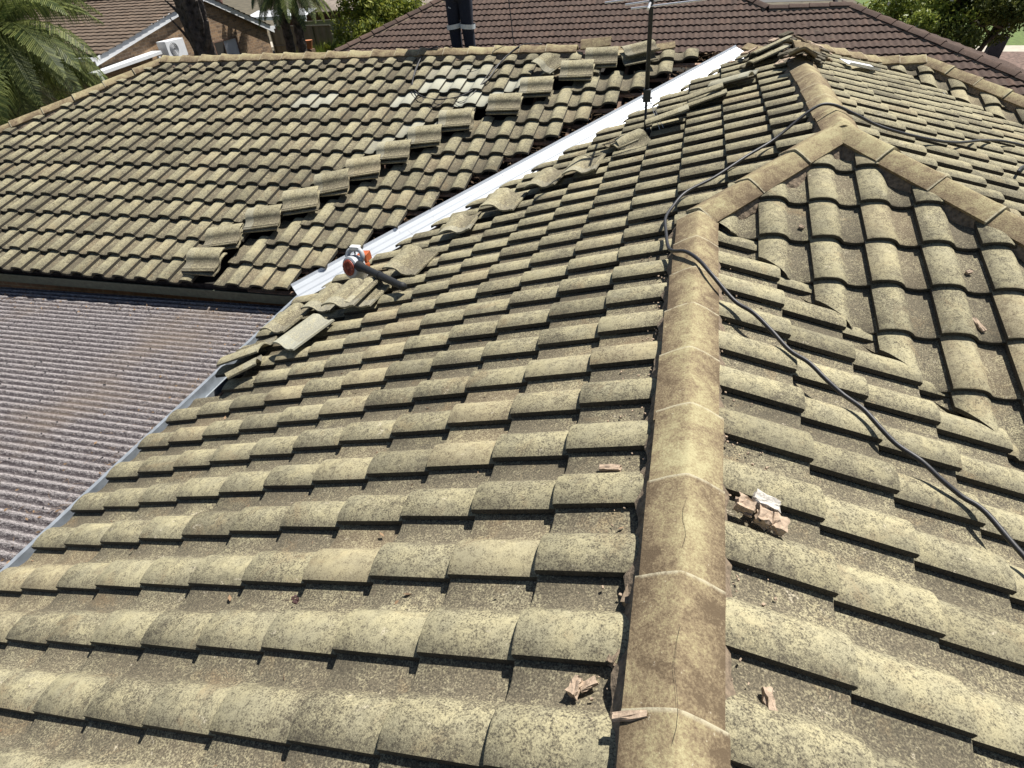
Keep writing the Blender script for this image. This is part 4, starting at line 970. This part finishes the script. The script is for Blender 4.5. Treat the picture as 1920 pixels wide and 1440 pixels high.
# tiled front slope with real courses
def simple_tiled(name, O, A, D, na_, nd, wd, g, mat, parent, amp=.018, planes=(), lift=.03, sub=6):
    """pantile slope: each course one wavy strip with its own nose"""
    O = Vector(O); A = Vector(A).normalized(); D = Vector(D).normalized(); Nn = A.cross(-D); Nn = Nn if Nn.z > 0 else -Nn
    V = []; F = []; tt = []; cols = na_ * sub
    for m_i in range(nd):
        b0 = len(V); rr = [random.random() for _ in range(na_ + 1)]; dj = [random.uniform(-.004, .004) for _ in range(na_ + 1)]
        for row in range(3):
            for c in range(cols + 1):
                u = c / sub; hh = amp * (.5 - .5 * math.cos(2 * math.pi * u)) ** .8
                v = (0, 0, g * 1.1)[row]; h = hh + ((-.01, lift, -.002)[row]) + dj[int(min(na_, u))]
                V.append(O + A * (u * wd) + D * (m_i * g + g - v) + Nn * h); tt.append((rr[int(min(na_, u))], hh / max(amp, 1e-5) * .8, 0, 0))
        for row in range(2):
            for c in range(cols): a = b0 + row * (cols + 1) + c; F.append((a, a + 1, a + cols + 2, a + cols + 1))
    me = bpy.data.meshes.new(name); me.from_pydata([tuple(v) for v in V], [], F)
    at = me.color_attributes.new('tint', 'FLOAT_COLOR', 'POINT'); at.data.foreach_set('color', np.array(tt, dtype=np.float32).ravel())
    bm = bmesh.new(); bm.from_mesh(me)
    for p, n_ in planes: bmesh.ops.bisect_plane(bm, geom=bm.verts[:] + bm.edges[:] + bm.faces[:], dist=1e-6, plane_co=p, plane_no=n_, clear_outer=True)
    bm.to_mesh(me); bm.free(); me.polygons.foreach_set('use_smooth', [True] * len(me.polygons)); me.set_sharp_from_angle(angle=R(50)); me.materials.append(mat)
    o = bpy.data.objects.new(name, me); col.objects.link(o)
    o.parent = parent; o.matrix_parent_inverse = Matrix.Translation(-Vector(total_loc(parent)))
    return o
dl = (Vector((0, LP[0], LP[1])) - Vector((0, AP[0], AP[1]))); dr_ = (Vector((0, RP[0], RP[1])) - Vector((0, AP[0], AP[1])))
simple_tiled('roof_slope', (GX - 14.2, AP[0], AP[1] + .05), (1, 0, 0), dl, 48, int(dl.length / .33), .3, .33, M_TAN, gh, .012)
simple_tiled('roof_slope', (GX - 14.2, AP[0], AP[1] + .05), (1, 0, 0), dr_, 48, int(dr_.length / .33), .3, .33, M_TAN, gh, .012)
for q in (LP, RP):
    m = MB(); a = Vector((GX + .12, AP[0], AP[1] + .07)); b_ = Vector((GX + .12, q[0], q[1] + .05)); u = Vector((0, 0, -.21)); o_ = Vector((.03, 0, 0))
    m.add([a, b_, b_ + u, a + u, a + o_, b_ + o_, b_ + u + o_, a + u + o_], [(0, 1, 2, 3), (7, 6, 5, 4), (0, 4, 5, 1), (3, 2, 6, 7), (1, 5, 6, 2)]); m.build('bargeboard', M_WHITE, gh)
MB().box((GX - 7, AP[0], AP[1] + .08), (14.3, .22, .06)).build('ridge_capping', M_TAN, gh)
MB().box((GX - 7, LP[0] - .06, LP[1] + .03), (14.3, .12, .10)).build('gutter', M_WHITE, gh)
MB().box((GX - 7, RP[0] + .06, RP[1] + .03), (14.3, .12, .10)).build('gutter', M_WHITE, gh)
wn = MB().box((GX + .02, 23.0, -1.75), (.05, 1.4, 1.1)).build('window', simple('curtain', (.45, .47, .52), .4, var=.1, scale=3), gh)
for yy, sy in ((22.28, .06), (23.72, .06), (22.85, .04)): MB().box((GX + .05, yy, -1.75), (.05, sy, 1.15)).build('frame', M_TIMBERD, wn)
MB().box((GX + .055, 23.0, -1.18), (.05, 1.5, .06)).build('frame', M_TIMBERD, wn)
wp = MB().box((GX + .06, 22.56, -1.75), (.04, .5, 1.1)).build('pane', M_DARK, wn)
# air conditioner
ac = empty('air_conditioner', (GX + .35, 19.75, -1.28), 'white air conditioning unit on the brick gable wall', 'air conditioner')
MB().box((GX + .35, 19.75, -1.0), (.36, .92, .54)).build('case', M_WHITE, ac, bevel=.012)
m = MB(); lathe(m, Vector((GX + .53, 19.62, -1.0)), Vector((1, 0, 0)), [(0, .21), (.008, .21), (.009, .19), (.004, .05)], 28, Vector((0, 1, 0)), Vector((0, 0, 1))); m.build('fan_grille', simple('fan_grey', (.20, .21, .22), .6), ac)
m = MB()
for k in range(5):
    for q in range(24):
        a = 2 * math.pi * q / 24; b_ = 2 * math.pi * (q + 1) / 24; r_ = .05 + .035 * k
        m.tube([(GX + .545, 19.62 + r_ * math.cos(a), -1.0 + r_ * math.sin(a)), (GX + .545, 19.62 + r_ * math.cos(b_), -1.0 + r_ * math.sin(b_))], .004, 4)
m.build('fan_guard', M_WHITE, ac)
for sy in (-.3, .3): MB().box((GX + .2, 19.75 + sy, -1.30), (.42, .03, .03)).build('bracket', M_WHITE, ac)
# skillion patio below the gable
pp = empty('white_awning', (GX + 1, 17.9, -4.2), 'flat awning with thin white edge below the air conditioner', 'awning')
MB().box((GX + .2, 17.7, -1.06), (.36, 2.9, .04), Matrix.Rotation(.05, 3, 'X')).build('roof_panel', M_WHITE, pp)
for x, y in ((GX + .34, 16.4), (GX + .34, 19.0)): MB().box((x, y, -2.65), (.08, .08, 3.1)).build('post', M_WHITE, pp)
MB().box((GX + .38, 17.7, -1.09), (.03, 2.9, .09), Matrix.Rotation(.05, 3, 'X')).build('fascia', M_WHITE, pp)
# --- fences, far houses
M_FENCE = simple('olive_steel', (.15, .135, .09), .6, var=.1, scale=5)
def steel_fence(p0, p1, h, label, z0=-4.2):
    rt = empty('steel_fence', (p0[0], p0[1], z0), label, 'fence', 'olive steel fences behind the house')
    p0 = Vector((p0[0], p0[1], z0)); p1 = Vector((p1[0], p1[1], z0)); d = p1 - p0; L = d.length; d.normalize(); n_ = Vector((-d.y, d.x, 0)); V = []; F = []
    k = int(L / .1)
    for i in range(k + 1):
        o_ = n_ * (.03 if i % 4 < 2 else 0); V += [p0 + d * (i * L / k) + o_, p0 + d * (i * L / k) + o_ + Vector((0, 0, h))]
    F = [(2 * i, 2 * i + 2, 2 * i + 3, 2 * i + 1) for i in range(k)]
    mesh_obj('panel', V, F, M_FENCE, rt)
    m = MB(); m.tube([p0 + Vector((0, 0, h)), p1 + Vector((0, 0, h))], .035, 6); m.tube([p0 + Vector((0, 0, h * .72)) - n_ * .02, p1 + Vector((0, 0, h * .72)) - n_ * .02], .025, 6); m.build('rail', M_FENCE, rt)
    for i in range(int(L / 2.4) + 1): MB().box(p0 + d * min(L, i * 2.4) + Vector((0, 0, h / 2)), (.07, .07, h)).build('post', M_FENCE, rt)
steel_fence((-19.6, 28.6), (-16.2, 28.2), 2.8, 'olive steel fence beside the gable house, behind the dark palm trunks')
steel_fence((-24, 39), (-16.5, 41), 1.9, 'farther olive steel fence in front of the veranda house')
steel_fence((-22.2, 33), (-17.6, 36), 1.7, 'low olive fence along the pale path')
vh = empty('veranda_house', (-24, 42, -4.2), 'far house with weathered grey roof and white veranda, behind the fence', 'house')
MB().box((-22, 44, -3.0), (11, 5, 2.6)).build('wall', simple('shaded_red_brick', (.10, .045, .04), .9, var=.4, scale=6), vh)
m = MB(); m.add([(-28, 40.6, -1.95), (-16, 40.6, -1.95), (-17.5, 47, .4), (-26.5, 47, .4)], [(0, 1, 2, 3)]); m.add([(-16, 40.6, -1.95), (-16, 51, -1.95), (-17.5, 47, .4)], [(0, 1, 2)]); m.build('roof', simple('weathered_roof', (.24, .20, .165), .9, var=.4, scale=3), vh)
m = MB(); m.add([(-28.5, 39.2, -2.0), (-24.0, 39.2, -2.0), (-24.0, 41.0, -1.75), (-28.5, 41.0, -1.75)], [(0, 1, 2, 3)]); m.build('veranda_roof', M_WHITE, vh)
MB().box((-26.2, 39.2, -2.05), (4.5, .06, .2)).build('veranda_fascia', M_WHITE, vh)
for x in (-28.3, -26.3, -24.1): MB().box((x, 39.25, -3.2), (.12, .12, 2.1)).build('veranda_post', M_WHITE, vh)
MB().box((-20, 41.47, -3.1), (1.6, .04, 1.3)).build('window', M_DARK, vh)
th = empty('terrace_house', (-34, 50, -4.2), 'distant reddish house behind the gable roof, top left', 'house')
MB().box((-40, 44, -2.4), (9, 6, 3.8)).build('wall', simple('red_wall', (.16, .09, .075), .9, var=.3, scale=2), th)
m = MB(); m.add([(-45, 40.5, -.5), (-35, 40.5, -.5), (-37, 44, 1.2), (-43, 44, 1.2)], [(0, 1, 2, 3)]); m.add([(-35, 40.5, -.5), (-35, 47.5, -.5), (-37, 44, 1.2)], [(0, 1, 2)]); m.build('roof', simple('dull_roof', (.15, .11, .10), .9), th)
# planter pot, timber post
m = MB(); lathe(m, Vector((-15.9, 25.6, -1.95)), Vector((0, 0, 1)), [(0, .10), (.30, .17), (.33, .18)], 18, Vector((1, 0, 0)), Vector((0, 1, 0)))
po = m.build('plant_pot', simple('terracotta', (.45, .18, .08), .8)); tag(po, 'orange terracotta pot on a stand among the palm trunks', 'pot')
MB().box((-15.9, 25.6, -3.1), (.3, .3, 2.3)).build('stand', M_TIMBERD, po)
tag(MB().box((-14.2, 26.5, -3.1), (.16, .16, 2.2)).build('timber_post', M_TIMBERD), 'short dark timber post standing in the long grass', 'post')
# --- bushes
def shrub(name, c, rad, n, ls, mat, label, cat, group=None, seed=1, flowers=0):
    rt = empty(name, (c[0], c[1], -4.2), label, cat, group)
    P = crown_points(c, rad, n, 34, seed); leaves(P, [rng.uniform(.6, 1.3) * ls for _ in P]).build('foliage', mat, rt)
    m = MB(); rnd = random.Random(seed)
    for k in range(7):
        m.tube([(c[0] + rnd.uniform(-.2, .2), c[1], -4.2), (c[0] + rnd.uniform(-.5, .5) * rad[0], c[1] + rnd.uniform(-.5, .5) * rad[1], c[2] + rnd.uniform(-.3, .6) * rad[2])], [.06, .02], 6)
    m.build('stem', M_BARK, rt)
    if flowers:
        P = [p for p in crown_points(c, (rad[0] * 1.04, rad[1] * 1.04, rad[2] * 1.04), flowers * 3, 34, seed) if p.y < c[1] + .3][:flowers]
        leaves(P, [.075] * len(P), .9).build('blossom', M_PETAL, rt)['kind'] = 'stuff'
    return rt
shrub('garden_bush', (-12.2, 25.8, -1.95), (2.2, 1.8, 2.3), 30000, .10, M_BUSH, 'big rounded yellow-green bush beside the brown roof', 'bush', seed=4)
shrub('flowering_bush', (7.0, 27.2, -2.75), (2.0, 1.5, 1.9), 20000, .085, leaf_mat('rose_leaf', (.10, .15, .025), (.38, .42, .09)), 'light green bush dotted with white flowers, top right', 'bush', seed=6, flowers=150)
shrub('dark_bush', (8.3, 26.0, -3.0), (.9, .8, 1.0), 5000, .07, M_TREE, 'dark green bush between the flowering bush and the tree', 'bush', seed=12)
shrub('dark_bush', (-10.2, 30.5, -1.4), (1.2, 1.0, 1.6), 5000, .09, M_TREE, 'dark foliage behind the yellow-green bush, left of the worker', 'bush', seed=14)
limb_tree('street_tree', (8.9, 27.3, -4.2), (9.6, 27.5, -1.35), (2.1, 1.8, 1.25), 20000, .085, M_TREE, M_BARK, 'spreading dark green tree with forked bare stems, top right', 'tree', None, 5, 7, .12)
# long grass clumps: uncountable
m = MB()
for i in range(5200):
    x = random.uniform(-17.0, -12.2); y = random.uniform(25.4, 32.0)
    b_ = Vector((x, y, -4.2)); h = random.uniform(1.5, 2.4) * (1.0 if y < 29 else .8); t_ = b_ + Vector((random.gauss(0, .25), random.gauss(0, .25), h)); w_ = Vector((.022, .01, 0))
    m.add([b_ - w_, b_ + w_, b_.lerp(t_, .6) + w_, t_, b_.lerp(t_, .6) - w_], [(0, 1, 2, 3, 4)])
tag(m.build('long_grass', leaf_mat('long_grass', (.10, .15, .02), (.30, .36, .07))), 'tall bright green grass behind the ridge', kind='stuff')
# bollard-like stone and meter box in the right garden
tag(MB().box((12.2, 33.2, -3.75), (.55, .3, .95), Matrix.Rotation(.15, 3, 'Y'), jit=.03).build('stone_block', simple('dark_stone', (.045, .045, .05), .8, var=.3)), 'dark upright stone block beside the footpath at far right', 'stone')
sg = empty('white_sign', (12.6, 34.0, -4.2), 'small blank white sign on a post in front of the lawn', 'sign')
MB().box((12.6, 34.0, -2.95), (.48, .03, .34)).build('board', M_WHITE, sg); MB().box((12.6, 34.03, -3.6), (.05, .04, 1.2)).build('post', M_GREYP, sg)
for i in range(9):
    chunk('garden_rock', (13.2 + i * .35 + random.uniform(-.1, .1), 32.4 + random.uniform(-.8, .9), -4.08), (random.uniform(.15, .35), .2, .18), random.uniform(0, 90), simple('rock%d' % i, (.13, .085, .075), .9, var=.4, scale=9), 'brown rock in the garden bed by the footpath', 'rock', 'rocks in the garden bed', None, 200 + i)

# ================================================================ brown tiled neighbour
nb_ = empty('brown_tiled_house', (-1, 19, -4.2), 'neighbouring house with dark brown tiled hip roof across the top', 'house')
TT_ = .36; PH = math.atan(TT_); y0n = 17.0; z0n = -.574
def zn(y): return z0n + TT_ * (y - y0n)
c_n, s_n = math.cos(PH), math.sin(PH)
topy = 20.2
# main slope, clipped by left hip, upper right hip, wing ridge, right hip
lh = (Vector((-9.19, 16.74, 0)), Vector((-7.22, 18.87, 0)))
dlh = (lh[1] - lh[0]).normalized(); nl_ = Vector((-dlh.y, dlh.x, 0))
hx = Vector((1.43, 17.69, 0))
simple_tiled('roof_slope', (-11.5, topy, zn(topy)), (1, 0, 0), (0, -c_n, -s_n), 112, 22, .1405, .30, M_BROWN, nb_, .022, planes=[(lh[0], nl_), (Vector((1.43, 17.69, 0)), Vector((S2, S2, 0)))], lift=.030)
simple_tiled('roof_slope', (1.0, 17.69, zn(17.69)), (1, 0, 0), (0, -c_n, -s_n), 52, 14, .1405, .30, M_BROWN, nb_, .022, planes=[(Vector((1.43, 17.69, 0)), Vector((-S2, -S2, 0))), (Vector((3.2, 17.69, 0)), Vector((S2, S2, 0)))], lift=.030)
# slopes falling away to the right and left
simple_tiled('roof_slope', (3.2, 10, zn(17.69)), (0, 1, 0), (c_n, 0, -s_n), 62, 14, .1405, .30, M_BROWN, nb_, .022, planes=[(Vector((3.2, 17.69, 0)), Vector((-S2, -S2, 0)))], lift=.03)
quad('roof_slope', [(1.43, 17.69, zn(17.69)), (3.2, 17.69, zn(17.69)), (6.5, 20.9, -1.6), (-1.6, 24, -.9), (-1.08, topy, zn(topy))][::-1], M_BROWN, nb_)
quad('roof_slope', [(-6.0, topy, zn(topy)), (-1.08, topy, zn(topy)), (-1.6, 27, -1.6), (-9, 27, -1.6)], M_BROWN, nb_)
quad('roof_slope', [(-6.0, topy, zn(topy)), (-9, 27, -1.6), (-11.6, 14.2, -1.55)], M_BROWN, nb_)
rl = lambda a, b_, **k: ridge_line(a, b_, parent=nb_, mat=M_BROWN, L=.40, crest=.10, width=.13, **k)
rl((hx.x, hx.y, zn(hx.y)), (hx.x - 2.3, hx.y + 2.3, zn(hx.y + 2.3)), collar=1.06)
rl((hx.x, hx.y, zn(hx.y)), (3.2, 17.69, zn(17.69)), collar=1.06)
rl((3.2 + 3.9, 17.69 - 3.9, zn(17.69 - 3.9)), (3.2, 17.69, zn(17.69)), collar=1.06)
e0 = lh[0] - dlh * 1.6; e1 = lh[1] + dlh * 1.5
rl((e0.x, e0.y, zn(e0.y)), (e1.x, e1.y, zn(e1.y)), collar=1.03)
m = MB()
for a, b_ in (((-10.4, 14.6), (6.8, 14.0)), ((6.8, 14.0), (6.2, 20.5)), ((-10.4, 14.6), (-9, 26))): m.add([(a[0], a[1], -4.2), (b_[0], b_[1], -4.2), (b_[0], b_[1], -1.65), (a[0], a[1], -1.65)], [(0, 1, 2, 3)])
m.build('wall', M_BRICK, nb_)
m = MB(); m.tube([(3.0, 17.9, zn(17.69) - .1), (2.7, 18.6, zn(17.69) + .7)], .05, 8); m.build('vent_pipe', M_BLKP, nb_)
